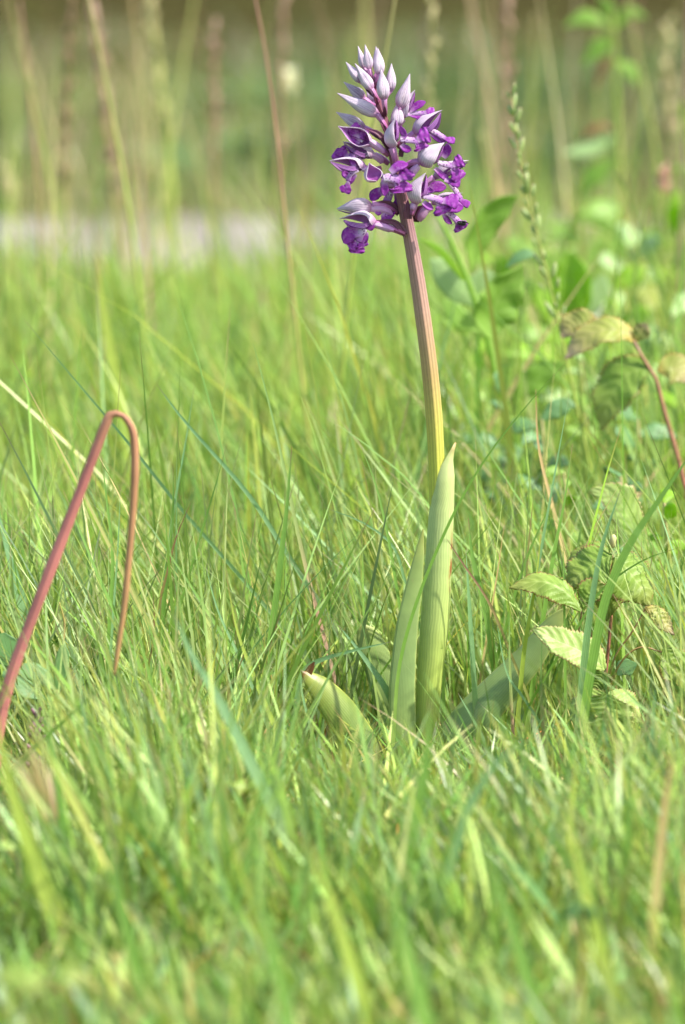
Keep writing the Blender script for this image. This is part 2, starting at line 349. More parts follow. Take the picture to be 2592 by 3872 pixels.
# ---------------------------------------------------------------- grass as a mass
def grass(name, x, y, h, wd, az, lean, bend, cols, tipc, mat, segs=5, twist=None, label=None):
    n = len(x); t = np.linspace(0, 1, segs + 1)
    dx, dy = np.cos(az), np.sin(az)
    tw = rng.uniform(0, 6.283, n) if twist is None else twist
    sx, sy = np.cos(tw), np.sin(tw)
    hor = h[:, None] * (lean[:, None] * t + bend[:, None] * t ** 2)
    ver = h[:, None] * (t - .28 * np.clip(bend, 0, 1.6)[:, None] * t ** 2.4)
    cx = x[:, None] + dx[:, None] * hor; cy = y[:, None] + dy[:, None] * hor; cz = ver - .004
    prof = np.interp(t, [0, .25, .6, .85, 1], [.75, 1, .8, .4, .05])
    hw = .5 * wd[:, None] * prof
    v = np.empty((n, segs + 1, 2, 3), np.float32)
    for k, sg in enumerate((-1, 1)):
        v[:, :, k, 0] = cx + sg * hw * sx[:, None]; v[:, :, k, 1] = cy + sg * hw * sy[:, None]; v[:, :, k, 2] = cz + sg * hw * .25 * np.sin(tw * 3)[:, None]
    base = (np.arange(n) * (segs + 1) * 2)[:, None]; i = np.arange(segs) * 2
    q = np.stack([base + i, base + i + 1, base + i + 3, base + i + 2], -1).reshape(-1, 4)
    me = bpy.data.meshes.new(name); nv = n * (segs + 1) * 2; nf = len(q)
    me.vertices.add(nv); me.vertices.foreach_set('co', v.ravel())
    me.loops.add(nf * 4); me.loops.foreach_set('vertex_index', q.astype(np.int32).ravel())
    me.polygons.add(nf); me.polygons.foreach_set('loop_start', np.arange(0, nf * 4, 4, dtype=np.int32)); me.polygons.foreach_set('use_smooth', np.ones(nf, bool))
    ca = me.color_attributes.new('Col', 'FLOAT_COLOR', 'POINT')
    cc = np.ones((n, segs + 1, 2, 4), np.float32)
    f = np.clip((t - .86) / .14, 0, 1)[None, :, None]
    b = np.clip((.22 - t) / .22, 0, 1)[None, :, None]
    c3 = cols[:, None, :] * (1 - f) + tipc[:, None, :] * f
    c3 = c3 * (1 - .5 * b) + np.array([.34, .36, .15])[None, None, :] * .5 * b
    cc[..., :3] = c3[:, :, None, :]
    ca.data.foreach_set('color', cc.ravel())
    me.materials.append(mat); me.update(); me.validate()
    o = bpy.data.objects.new(name, me); col.objects.link(o)
    return tag(o, label, 'grass', None, 'stuff')
def pal(n, cs, p, jit=.26):
    idx = rng.choice(len(cs), n, p=p); c = np.array([k[:3] for k in cs])[idx]
    return np.clip(c * np.exp(rng.normal(0, jit, (n, 1))) * np.exp(rng.normal(0, .06, (n, 3))), 0, 1)
GREENS = [S(138, 170, 80), S(112, 150, 72), S(170, 193, 112), S(142, 174, 120), S(176, 190, 94), S(204, 196, 138)]
PW = [.32, .24, .22, .12, .07, .03]
def patch(x, y, s): return .5 + .25 * (np.sin(x * s * 1.7 + 1.3 * np.sin(y * s)) + np.sin(y * s * 1.3 + 1.7 * np.sin(x * s * .8) + 2))
def scatter(n, y0, y1, margin, power=1.0):
    y = y0 + (y1 - y0) * rng.random(n) ** power
    hw = (y - CAM_LOC.y) * .0786 + margin
    return rng.uniform(-1, 1, n) * hw, y
def cap(x, y, h, lim_fn, slack=.12):
    """keep tips under a line in the view: grass here is mown or trodden shorter"""
    px, py0 = screen(x, y, np.zeros_like(x)); lim = lim_fn(px / K) * K
    per_m = FH * H_PX / (y - CAM_LOC.y)
    hm = np.maximum((py0 - lim) / per_m, .012)
    return np.where(h > hm, hm * rng.uniform(.6, 1 + slack, len(h)), h)
# short turf in front of and around the orchid
def near():
    n = 13000; x, y = scatter(n, -.8, .12, .10)
    k = patch(x, y, 22)
    h = np.exp(rng.normal(math.log(.066), .38, n)) * (.65 + .75 * k)
    h = cap(x, y, h, lambda px: np.interp(px, [0, 110, 230, 350, 560, 680, 760, 960, 1080, 1200, 1330, 1568], [1780, 1740, 1480, 1330, 1400, 1500, 1630, 1670, 1640, 1580, 1550, 1460]) + np.clip(-.25 - y, 0, 1) ** .8 * 650 + rng.normal(0, 60, n))
    h = np.where((y > -.075) & (y < .03) & (x > -.03) & (x < .10), np.minimum(h, rng.uniform(.015, .045, n)), h)
    h = np.where((y > -.1) & (y < .03) & (x > .08) & (x < .155), np.minimum(h, rng.uniform(.025, .055, n)), h)
    h = np.where(y < -.42, np.minimum(h, rng.uniform(.02, .045, n)), h)
    wd = np.where(rng.random(n) < .6, rng.uniform(.0009, .0016, n), rng.uniform(.0016, .0032, n))
    wd = wd * np.interp(y, [-.6, -.25, -.1], [1.45, 1.2, 1.0])
    az = np.where(rng.random(n) < .35, rng.normal(math.pi * .97, .7, n), rng.uniform(0, 6.283, n))
    c = pal(n, GREENS, PW); tip = np.where((rng.random(n) < .3)[:, None], np.array(S(160, 125, 105)[:3])[None], c)
    grass('turf_grass', x, y, h, wd, az, np.abs(rng.normal(.22, .27, n)), np.abs(rng.normal(.1, .2, n)), c, tip, M['grass'], 6, None, 'short green turf grass round the foot of the purple orchid')
    n = 8000; x, y = scatter(n, -.7, .2, .10); h = rng.uniform(.012, .036, n); c = pal(n, GREENS, PW)
    grass('low_turf', x, y, h, rng.uniform(.001, .003, n), rng.uniform(0, 6.283, n), np.abs(rng.normal(.5, .45, n)), np.abs(rng.normal(.2, .3, n)), c, c, M['grass'], 4, None, 'lowest layer of matted green turf over the soil')
near()
def around():
    n = 5200; x, y = scatter(n, -.03, .45, .10)
    h = np.exp(rng.normal(math.log(.084), .3, n))
    h = np.where((y < .02) & (x > -.03) & (x < .155), np.minimum(h, np.where(x < .1, .02, .04)), h)
    wd = rng.uniform(.0009, .0021, n); az = np.where(rng.random(n) < .4, rng.normal(math.pi * .97, .6, n), rng.uniform(0, 6.283, n))
    c = pal(n, GREENS, PW); tip = np.where((rng.random(n) < .45)[:, None], np.array(S(155, 110, 100)[:3])[None], c)
    grass('meadow_grass', x, y, h, wd, az, np.abs(rng.normal(.2, .25, n)), np.abs(rng.normal(.06, .15, n)), c, tip, M['grass'], 6, None, 'taller thin meadow grass standing just behind the orchid')
around()
def wisps():
    n = 1500; x, y = scatter(n, -.22, .16, .08); keep = ~((y < .03) & (x > -.035) & (x < .145)); x, y = x[keep], y[keep]; n = len(x)
    h = rng.uniform(.07, .135, n) * np.where(y < -.08, .8, 1); c = pal(n, [S(178, 198, 124), S(150, 176, 108), S(196, 202, 140), S(120, 150, 72)], [.4, .3, .15, .15], .15)
    tip = np.where((rng.random(n) < .6)[:, None], np.array(S(165, 120, 110)[:3])[None], c)
    grass('fescue_grass', x, y, h, rng.uniform(.0009, .0017, n), np.where(rng.random(n) < .55, rng.normal(math.pi, .6, n), rng.uniform(0, 6.283, n)), np.abs(rng.normal(.3, .3, n)), np.abs(rng.normal(.03, .1, n)), c, tip, M['grass'], 7, None, 'pale wiry grass blades crossing each other beside the orchid')
wisps()
def mid():
    n = 36000; x, y = scatter(n, .18, 2.95, .22, .9)
    k = patch(x, y, 7)
    base = np.interp(y, [.1, .5, 1.2, 1.8, 2.3, 2.9], [.085, .11, .12, .085, .05, .035])
    h = base * np.exp(rng.normal(0, .32, n)) * (.65 + .7 * k)
    h = cap(x, y, h, lambda px: np.interp(px, [0, 500, 700, 800, 1000, 1300, 1568], [590, 625, 615, 550, 500, 490, 560]) + rng.normal(0, 60, n), .3)
    wd = rng.uniform(.0016, .0045, n) * np.interp(y, [.1, 3], [.8, 1.4]); az = np.where(rng.random(n) < .4, rng.normal(math.pi, .9, n), rng.uniform(0, 6.283, n))
    c = pal(n, [S(140, 172, 82), S(126, 160, 82), S(156, 184, 90), S(174, 188, 94), S(206, 190, 144)], [.34, .2, .28, .14, .04], .2)
    grass('long_grass', x, y, h, wd, az, np.abs(rng.normal(.16, .2, n)), np.abs(rng.normal(.08, .2, n)), c, c, M['grass'], 4, None, 'long blurred grass between the orchid and the pale path')
mid()
def tall():
    n = 2600; x, y = scatter(n, .7, 2.8, .2); keep = (rng.random(n) < np.clip(.2 + (x / (y + 1.9) + .0) * 9, .06, 1)); x, y = x[keep], y[keep]; n = len(x)
    h = rng.uniform(.10, .22, n); c = pal(n, [S(140, 172, 70), S(130, 160, 90), S(185, 175, 110)], [.5, .3, .2])
    grass('tall_grass', x, y, h, rng.uniform(.002, .005, n), rng.uniform(0, 6.283, n), np.abs(rng.normal(.08, .12, n)), np.abs(rng.normal(.1, .2, n)), c, c, M['grass'], 5, None, 'taller blurred grass standing in front of the pale path')
    n = 150; x, y = scatter(n, .9, 2.8, .2); h = rng.uniform(.2, .42, n); c = pal(n, [S(190, 168, 128), S(165, 175, 95), S(180, 140, 120)], [.4, .35, .25], .15)
    grass('dry_grass_stems', x, y, h, rng.uniform(.002, .0045, n), rng.uniform(0, 6.283, n), np.abs(rng.normal(.05, .1, n)), np.abs(rng.normal(.05, .1, n)), c, c, M['straw'], 6, None, 'thin blurred tan and green grass stems standing before the path')
tall()
def outer():
    n = 26000; y = rng.uniform(-1.2, 2.9, n); hw = (y - CAM_LOC.y) * .0786 + .1
    x = np.where(rng.random(n) < .5, -1, 1) * (hw + rng.random(n) * 1.0)
    h = np.exp(rng.normal(math.log(.06), .35, n)); c = pal(n, GREENS, PW)
    grass('side_grass', x, y, h, rng.uniform(.002, .005, n), rng.uniform(0, 6.283, n), np.abs(rng.normal(.25, .3, n)), np.abs(rng.normal(.2, .4, n)), c, c, M['grass'], 3, None, 'plain green grass to either side of the orchid patch')
outer()
def far():
    n = 52000; x, y = scatter(n, 3.94, 11.5, .5, 1.1)
    y = np.where(y > 9.6 + 1.6 * patch(x, y * 0, 6), 3.82 + rng.random(n) * 4, y)
    k = patch(x, y, 1.9)
    h = .07 * np.exp(rng.normal(0, .35, n)) * (.5 + 1.0 * k) * np.interp(y, [4, 6, 9, 11], [.7, 1, .9, .45])
    wd = rng.uniform(.006, .014, n) * np.interp(y, [4, 17], [.7, 1.6])
    g = pal(n, [S(112, 134, 72), S(124, 142, 80), S(146, 150, 94), S(172, 152, 124)], [.33, .3, .22, .15], .15); d = np.array(S(84, 110, 56)[:3])[None]
    kk = np.clip((k - .5) * 2.2, 0, 1)[:, None]; c = g * (1 - kk) + d * kk
    grass('far_meadow_grass', x, y, h, wd, rng.uniform(0, 6.283, n), np.abs(rng.normal(.3, .3, n)), np.abs(rng.normal(.2, .4, n)), c, c, M['grass'], 3, None, 'rough blurred meadow grass beyond the pale path')
far()
def verge():
    n = 5000; x, y = scatter(n, 10, 17, .5); keep = patch(x, y, 3.1) > .52; x, y = x[keep], y[keep]; n = len(x)
    c = pal(n, [S(100, 116, 62), S(120, 124, 74), S(140, 122, 90)], [.4, .35, .25], .2)
    grass('verge_grass', x, y, rng.uniform(.05, .16, n), rng.uniform(.008, .02, n), rng.uniform(0, 6.283, n), np.abs(rng.normal(.2, .2, n)), np.abs(rng.normal(.2, .3, n)), c, c, M['grass'], 3, None, 'scattered olive grass tufts on the dark bare field')
verge()
def litter():
    n = 4200; x, y = scatter(n, -.9, .4, .1)
    h = rng.uniform(.012, .032, n); c = pal(n, [S(195, 175, 120), S(170, 130, 85), S(185, 120, 60), S(140, 100, 75)], [.5, .25, .1, .15])
    grass('dry_grass_litter', x, y, h, rng.uniform(.0008, .0022, n), rng.uniform(0, 6.283, n), np.abs(rng.normal(1.4, .7, n)), rng.normal(0, .3, n), c, c, M['straw'], 4, None, 'dead straw coloured grass lying low among the green turf')
litter()

# ---------------------------------------------------------------- the orchid
OX = P(*D(968, 1735), 0); OX.z = 0
orchid = empty('orchid', OX)
tag(orchid, 'tall purple and lilac flowering orchid on a bronze stem rising from the grass', 'orchid')
px = mpp(0)
stem_px = [D(968, 1745), D(980, 1560), D(998, 1300), D(1000, 1120), D(995, 980), D(985, 860), D(970, 740), D(952, 620), D(930, 500), A(760, 1060), A(700, 800), A(620, 560), A(575, 400), A(550, 270)]
stem_w = W3(stem_px, 0); stem_w[0].z = -.006
stem = MB().tube(stem_w, [23 * px, 24 * px, 26 * px, 30 * px, 31 * px, 31 * px, 30 * px, 28 * px, 24 * px, 17 * px, 14 * px, 11 * px, 9 * px, 6 * px], 28, 90, 0, 5, .04, jit=.012).build('stem', M['orchid_stem'], orchid)

def leafpart(name, pts, widths, mat, Y=0, normal=(0, -1, .2), **kw):
    n = kw.pop('n', 26); m_ = kw.pop('m', 10); s_ = mpp(Y)
    return MB().ribbon(W3(pts, Y), [q * s_ for q in widths], normal, n=n, m=m_, thick=kw.pop('thick', .0006), **kw).build(name, mat, orchid)
# sheathing stem leaf: a rolled tube with an oblique pointed mouth
def sheath():
    mb = MB(); n, sides = 40, 30
    cen = W3([D(968, 1745), D(983, 1560), D(994, 1440), D(1003, 1300), D(1010, 1180), D(1016, 1090), D(1026, 1045), D(1041, 1012)], 0); cen[0].z = -.004
    rad = [32, 44, 50, 47, 43, 37, 15, 2]
    sp = smooth_pts(cen, n); rr = interp(rad, n, cen) * px; rows = []
    full = 27
    for i, p in enumerate(sp):
        t = (sp[min(i + 1, n)] - sp[max(i - 1, 0)]).normalized(); f = i / n
        bb = Vector((1, 0, 0)); bb = (bb - t * bb.dot(t)).normalized(); nn = t.cross(bb)
        half = math.pi * 1.02 if f < .80 else math.pi * (1.02 - .66 * ((f - .80) / .20) ** .7)
        row = []
        for k in range(sides + 1):
            q = 2 * k / sides - 1; a = q * half + (.55 if f < .80 else .55 - .2 * (f - .80)); r = rr[i] * (1 + .03 * (q if f < .80 else 0) + .012 * math.cos(9 * a))
            row.append(mb.vert(p + bb * (math.cos(a) * r) - nn * (math.sin(a) * r) * .95, (k / sides, f)))
        rows.append(row)
    for i in range(n):
        for k in range(sides): mb.face((rows[i][k], rows[i][k + 1], rows[i + 1][k + 1], rows[i + 1][k]))
    o = mb.build('sheath_leaf', M['sheath'], orchid)
    s_ = o.modifiers.new('thickness', 'SOLIDIFY'); s_.thickness = .0005; s_.offset = -1
    o['label'] = 'pale green leaf rolled round the lower stem with a pointed tip'
sheath()
lf = leafpart('leaf', [D(925, 1760), D(922, 1650), D(922, 1560), D(932, 1440), D(947, 1350), D(960, 1270), D(969, 1210)], [88, 104, 100, 86, 66, 36, 4], M['orchid_leaf'], -.009, (.12, -1, .1), cup=-.18, twist=.1)
lf['label'] = 'upright glaucous green leaf pressed against the stem'
lf = leafpart('leaf', [(E3(0, 0)[0] * 0 + 1050 + 560 * .7653, 2200 + 1010 * .7653), (1050 + 430 * .7653, 2200 + 800 * .7653), (1050 + 320 * .7653, 2200 + 640 * .7653), (1050 + 225 * .7653, 2200 + 530 * .7653), (1050 + 160 * .7653, 2200 + 475 * .7653), (1050 + 118 * .7653, 2200 + 440 * .7653)], [100, 138, 138, 106, 56, 5], M['orchid_leaf_bitten'], -.018, (.25, -1, .55), cup=-.35)
lf['label'] = 'spreading basal leaf with a brown withered tip'
leafpart('leaf_tip_curl', [(1050 + 150 * .7653, 2200 + 455 * .7653), (1050 + 165 * .7653, 2200 + 425 * .7653), (1050 + 182 * .7653, 2200 + 397 * .7653)], [30, 26, 5], M['rust'], -.017, n=8, m=4)
lf = leafpart('leaf', [D(930, 1740), D(905, 1650), D(880, 1560), D(858, 1490), D(838, 1450), D(822, 1428)], [90, 110, 118, 112, 85, 8], M['orchid_leaf'], .03, (.2, -1, .3), cup=-.2)
lf = leafpart('leaf', [D(965, 1790), D(1020, 1712), D(1080, 1640), D(1150, 1565), D(1210, 1500), D(1250, 1445), D(1280, 1408), D(1303, 1390)], [95, 150, 160, 140, 115, 88, 55, 5], M['orchid_leaf'], -.006, (.15, -1, .75), cup=-.35, twist=-.25)
lf['label'] = 'long arching basal leaf spreading away from the stem'

# --- flowers and buds
def hood_mesh(mb, base, tip, wpx, op, closed, Y, bend=.0, opn=.62, flare=1.0):
    ra, rb = random.uniform(0, 6.28), random.uniform(-.03, .03); bend = bend + rb; b = P(*base, Y + (0)); t = P(*tip, Y - (.002 if not closed else 0)); ax = t - b; Ln = ax.length; ax.normalize()
    opv = RT * op[0] + Vector((0, 0, 1)) * op[1] + Vector((0, -1, 0)) * op[2]
    dors = -(opv - ax * opv.dot(ax)); dors.normalize(); sidev = ax.cross(dors); n, m_ = 18, 24; W = wpx * mpp(Y) / 2
    prof = lambda f: np.interp(f, [0, .06, .15, .3, .45, .6, .75, .87, .95, 1], [.30, .60, .86, 1, .92, .70, .44, .24, .12, .04])
    out, inn = [], []
    for i in range(n + 1):
        f = i / n; r = W * prof(f); c = b + ax * (Ln * f) + dors * (bend * Ln * (math.sin(f * 3.1416) - .0) - .0)
        if closed: ph = math.pi * .99
        else: ph = math.pi * float(np.interp(f, [0, .1, .3, .8, 1], [.98, .9, opn, opn * .85, opn * .7]))
        ro, ri = [], []
        for k in range(m_ + 1):
            q = 2 * k / m_ - 1; a = q * ph; rr = r * (1 + .06 * math.cos(3 * a) + (.16 * flare * q ** 4 * math.sin(f * 3.14) if not closed else .03 * math.cos(5 * a)))
            rr *= .93 + .045 * math.sin(2 * a + 5 * f + ra) + .03 * math.sin(4 * a - 9 * f + ra)
            d_ = dors * math.cos(a) * .92 + sidev * math.sin(a)
            ro.append(mb.vert(c + d_ * rr, (k / m_, f))); ri.append(mb.vert(c + d_ * max(rr - .00035, rr * .6), (k / m_, f)))
        out.append(ro); inn.append(ri)
    for i in range(n):
        for k in range(m_):
            mb.face((out[i][k], out[i][k + 1], out[i + 1][k + 1], out[i + 1][k]), 0)
            mb.face((inn[i + 1][k], inn[i + 1][k + 1], inn[i][k + 1], inn[i][k]), 1)
        for k in (0, m_): mb.face((out[i][k], inn[i][k], inn[i + 1][k], out[i + 1][k]), 0)
    mb.face([out[0][k] for k in range(m_)], 0); mb.face([out[n][k] for k in range(m_)], 0)
    return mb
def ovary(parent, pts, Y, r0, r1, mat='ovary'):
    s_ = mpp(Y); MB().tube(W3(pts, Y), [r0 * s_, (r0 + r1) / 2 * s_, r1 * s_], 10, 14, 0, 3, .08).build('ovary', M[mat], parent)
def bract(parent, pts, Y, wd):
    s_ = mpp(Y); MB().ribbon(W3(pts, Y), [wd * s_, wd * 1.1 * s_, wd * .8 * s_, 2 * s_], (0, -1, .5), .5, 10, 4, thick=.0005).build('bract', M['bract'], parent)
def stem_at(y):
    ys = [p[1] for p in stem_px]; xs = [p[0] for p in stem_px]
    return (float(np.interp(-y, [-q for q in ys], xs)), y)
def bud(base, tip, wpx, dy, att=None, op=(0, 0, 1), bend=0):
    Y = dy / 1000.0; e = hood_mesh(MB(), base, tip, wpx * .44643, op, True, Y, bend).build('flower_bud', [M['hood_out'], M['hood_in']], orchid)
    if att is None:
        att = stem_at(base[1] + 45)
    aY = -Y * .8
    mid_ = ((base[0] * .6 + att[0] * .4), (base[1] * .62 + att[1] * .38), aY * .25)
    ovary(e, [(att[0], att[1], aY), mid_, (base[0] + (tip[0] - base[0]) * .04, base[1] + (tip[1] - base[1]) * .04)], Y, 8, wpx * .44643 * .20)
    s_ = (att[0] - 3, att[1] + 8, aY); mx = ((att[0] + base[0]) / 2, (att[1] + base[1]) / 2 + 10, aY * .4 - .001)
    bract(e, [s_, mx, (base[0] * .8 + att[0] * .2, base[1] * .8 + att[1] * .2 + 8, aY * .2 - .001)], Y, 16)
    return e
def flower(base, tip, wpx, dy, op, column, arms=(), lobes=(), ov=None, spur=None, br=None, bend=.06, opn=.62, ldy=-2.0, nrm=(0, -1, .45)):
    Y = dy / 1000.0; s_ = mpp(Y); e = empty('flower', None, orchid)
    hood_mesh(MB(), base, tip, wpx * .44643, op, False, Y, bend, opn).build('hood', [M['hood_out'], M['hood_in']], e)
    hb = P(*base, Y); ht = P(*tip, Y - .002); ax = (ht - hb); opv = RT * op[0] + Vector((0, 0, 1)) * op[1] + Vector((0, -1, 0)) * op[2]
    a1 = ax.normalized(); o1 = (opv - a1 * opv.dot(a1)).normalized(); s1 = a1.cross(o1); W_ = wpx * .44643 * s_ / 2
    po = .85 if op[1] < -.7 and op[2] > .25 else .42; pw = 1.35 if po > .5 else 1.0
    for sg in ((-1, 1) if op[2] < .7 else ()):
        q = [hb + ax * .12 + o1 * W_ * .1, hb + ax * .35 + o1 * W_ * po + s1 * sg * W_ * .55, hb + ax * .65 + o1 * W_ * po * .85 + s1 * sg * W_ * .42, hb + ax * random.uniform(.88, .97) + o1 * W_ * .12 + s1 * sg * W_ * .12]
        MB().ribbon(q, [W_ * .2, W_ * .46 * pw, W_ * .40 * pw, W_ * .08], s1 * sg + o1 * .6, .25, 12, 4, thick=.0003).build('petal', M['petal'], e)
    L = Y + ldy / 1000.0
    if column:
        mb = MB()
        cw = W3(column[0], L); r = column[1] * .44643 / 2 * s_ * .85
        mb.tube(cw, [r * .75, r, r * 1.0, r * 1.15], 12, 14, 1, 0, 0, 0, 1, .42, Vector(nrm))
        for (pts, wd) in arms:
            mb.ribbon(W3(pts, L), [wd * .32 * s_, wd * .40 * s_, wd * .46 * s_, wd * .5 * s_, wd * .40 * s_, wd * .1 * s_], nrm, .2, 12, 4, thick=.00035, mi=0, twist=random.uniform(-.4, .4))
        for (pts, wd) in lobes:
            mb.ribbon(W3(pts, L - .0006), [wd * .17 * s_, wd * .22 * s_, wd * .32 * s_, wd * .46 * s_, wd * .5 * s_, wd * .34 * s_], nrm, -.06, 16, 6, thick=.0003, mi=0, wave=.10, serr=3, samp=.10, twist=random.uniform(-.18, .18))
        mb.build('lip', [M['lip'], M['lip_white']], e)
    if ov: ovary(e, ov, Y, 9, 15)
    if spur:
        mb = MB(); mb.tube(W3(spur[0], Y - .001), [spur[1] * .44643 / 2 * s_ * k for k in (.7, .9, 1, .95, .5)], 10, 14).build('spur', M['spur'], e)
    if br: bract(e, br[0], Y, br[1] * .44643)
    return e
# buds, top to bottom
bud(A(628, 330), A(610, 122), 80, 5)
bud(A(513, 312), A(458, 120), 74, 3)
bud(A(556, 322), A(518, 108), 86, -2)
bud(A(640, 368), A(626, 138), 112, -1)
bud(A(735, 508), A(742, 268), 100, 4)
bud(A(486, 428), A(355, 256), 92, 4)
bud(A(578, 492), A(432, 268), 104, -4)
bud(A(680, 578), A(655, 320), 126, -8, A(690, 700))
bud(A(812, 650), A(898, 356), 126, 0, A(715, 830))
bud(A(515, 570), A(336, 424), 100, 6)
bud(A(585, 590), A(530, 495), 70, 8)
bud(A(630, 705), A(282, 520), 132, -3, A(715, 850), bend=.03)
bud(A(515, 815), A(272, 680), 112, 6)
bud(A(790, 800), A(793, 596), 124, 0)
# open flowers
flower(A(835, 730), A(942, 494), 112, 3, (.8, .3, .2), ([A(860, 710), A(930, 690), A(1010, 690), A(1050, 690)], 50), [([A(895, 675), A(960, 625), A(1030, 592)], 62)], [([A(1020, 690), A(1060, 675), A(1105, 680)], 80), ([A(880, 700), A(960, 715), A(1040, 712)], 60)], [A(745, 880), A(790, 810), A(835, 735)], opn=.75)
flower(A(745, 985), A(776, 724), 138, -8, (.95, 0, -.1), ([A(815, 915), A(870, 915), A(930, 922), A(975, 935)], 66), [([A(825, 955), A(860, 990), A(912, 1000)], 62), ([A(820, 900), A(850, 880), A(815, 800)], 50)], [([A(960, 925), A(1000, 890), A(1060, 865)], 140), ([A(955, 935), A(985, 965), A(1000, 1000)], 130)], [A(775, 1120), A(765, 1050), A(748, 985)], br=([A(820, 1060), A(826, 990), A(815, 920)], 40))
flower(A(930, 865), A(1172, 666), 158, 2, (.55, -.75, .35), ([A(1060, 835), A(1110, 850), A(1150, 875), A(1190, 905)], 56), [([A(1010, 830), A(1060, 830), A(1110, 860)], 50), ([A(1070, 855), A(1130, 900), A(1200, 935)], 52)], [([A(1170, 890), A(1230, 915), A(1280, 920)], 60)], [A(790, 960), A(860, 910), A(935, 865)], br=([A(800, 990), A(870, 900), A(920, 852)], 44))
flower(B(985, 225), B(1190, 45), 200, -6, (.75, -.5, -.5), ([B(1130, 215), B(1190, 225), B(1250, 240), B(1290, 262)], 66), [([B(1180, 170), B(1215, 110), B(1210, 50)], 70), ([B(1110, 260), B(1170, 320), B(1235, 365)], 50)], [([B(1260, 240), B(1310, 205), B(1345, 185)], 120), ([B(1255, 255), B(1295, 310), B(1325, 355)], 130), ([B(1190, 360), B(1260, 375), B(1325, 385)], 80)], [B(840, 270), B(900, 220), B(985, 205)], ([B(975, 240), B(940, 270), B(915, 300), B(905, 325)], 70), ([B(855, 350), B(890, 270), B(975, 205)], 62), ldy=3)
flower(B(1100, 345), B(1398, 195), 118, 8, (.3, -.9, .2), ([B(1230, 385), B(1275, 430), B(1300, 480), B(1325, 520)], 56), [([B(1060, 450), B(1120, 420), B(1205, 420)], 90)], [([B(1310, 510), B(1360, 550), B(1402, 575)], 64), ([B(1300, 500), B(1320, 560), B(1310, 610)], 70)], [B(870, 480), B(960, 440), B(1105, 345)], br=([B(1000, 420), B(1050, 370), B(1100, 345)], 40), ldy=-4)
flower(B(935, 560), B(1034, 300), 178, -8, (.9, -.1, -.15), ([B(1005, 498), B(1060, 505), B(1120, 520), B(1175, 545)], 72), [([B(1010, 545), B(1045, 580), B(1092, 608)], 58), ([B(1025, 470), B(1080, 440), B(1040, 465)], 50)], [([B(1165, 540), B(1240, 535), B(1308, 545)], 130), ([B(1150, 555), B(1165, 600), B(1185, 648)], 150)], [B(915, 660), B(925, 610), B(935, 560)], ([B(930, 560), B(922, 590), B(925, 615)], 50), ([B(880, 690), B(880, 610), B(880, 530)], 70))
flower(B(1085, 560), B(1348, 470), 96, 8, (.2, -.9, .3), ([B(1195, 625), B(1245, 655), B(1285, 690), B(1315, 725)], 66), [([B(1185, 650), B(1215, 700), B(1255, 730)], 46), ([B(1200, 595), B(1270, 590), B(1350, 590)], 100)], [([B(1300, 715), B(1320, 750), B(1338, 785)], 120), ([B(1310, 715), B(1345, 735), B(1360, 760)], 90)], [B(950, 690), B(1000, 620), B(1085, 570)], ([B(1090, 590), B(1040, 610), B(1000, 660), B(975, 708)], 74), ([B(945, 715), B(960, 620), B(1040, 570)], 60), opn=.5, ldy=-6)
flower(A(572, 950), A(290, 800), 158, -6, (-.1, .05, 1.0), ([A(500, 930), A(470, 900), A(440, 880), A(410, 870)], 60), [([A(500, 900), A(440, 850), A(360, 830)], 90), ([A(480, 930), A(420, 900), A(370, 880)], 80)], [([A(450, 890), A(430, 830), A(400, 800)], 110), ([A(470, 900), A(500, 870), A(515, 890)], 90)], [A(720, 1050), A(660, 1000), A(565, 940)], ([A(560, 925), A(610, 960), A(660, 1000), A(670, 1030)], 64), ([A(740, 1020), A(640, 870), A(520, 820)], 50), opn=.66, ldy=1.5)
flower(A(600, 1060), A(325, 932), 120, 3, (-.3, -.9, .5), ([A(560, 1040), A(480, 1040), A(420, 1050), A(370, 1060)], 60), [([A(480, 1060), A(440, 1080), A(400, 1075)], 50)], [([A(380, 1055), A(310, 1050), A(258, 1015)], 120), ([A(375, 1050), A(320, 1010), A(300, 990)], 110)], [A(720, 1120), A(670, 1080), A(600, 1050)], ([A(570, 1040), A(620, 1060), A(650, 1090), A(660, 1115)], 64))
flower(B(520, 250), B(213, 198), 130, -5, (-.15, -.95, .55), ([B(460, 275), B(410, 300), B(385, 330), B(375, 370)], 52), [([B(425, 250), B(415, 210), B(392, 168)], 50), ([B(380, 340), B(350, 310), B(355, 280)], 60), ([B(440, 310), B(400, 360), B(380, 400)], 46)], [([B(375, 370), B(355, 420), B(308, 446)], 60), ([B(375, 380), B(370, 430), B(352, 472)], 70)], [B(660, 260), B(580, 275), B(510, 265)], ([B(490, 270), B(530, 275), B(555, 280), B(575, 285)], 46), opn=.5)
flower(B(600, 372), B(556, 212), 170, -12, (.65, .1, .75), ([B(670, 345), B(720, 340), B(770, 350), B(815, 365)], 96), [([B(735, 295), B(800, 245), B(882, 225)], 84), ([B(685, 375), B(684, 430), B(684, 495)], 66)], [([B(800, 355), B(855, 310), B(880, 268)], 150), ([B(790, 370), B(820, 410), B(825, 468)], 190)], [B(760, 420), B(720, 400), B(650, 380)], ([B(700, 380), B(740, 400), B(760, 410), B(770, 420)], 50), opn=.6, ldy=-3)
flower(B(740, 420), B(650, 300), 110, 5, (-.2, -.9, -.3), ([B(745, 430), B(730, 470), B(715, 510), B(700, 548)], 76), [([B(670, 450), B(610, 480), B(568, 535)], 92)], [([B(770, 470), B(790, 530), B(790, 600)], 60)], [B(800, 470), B(770, 440), B(745, 420)])
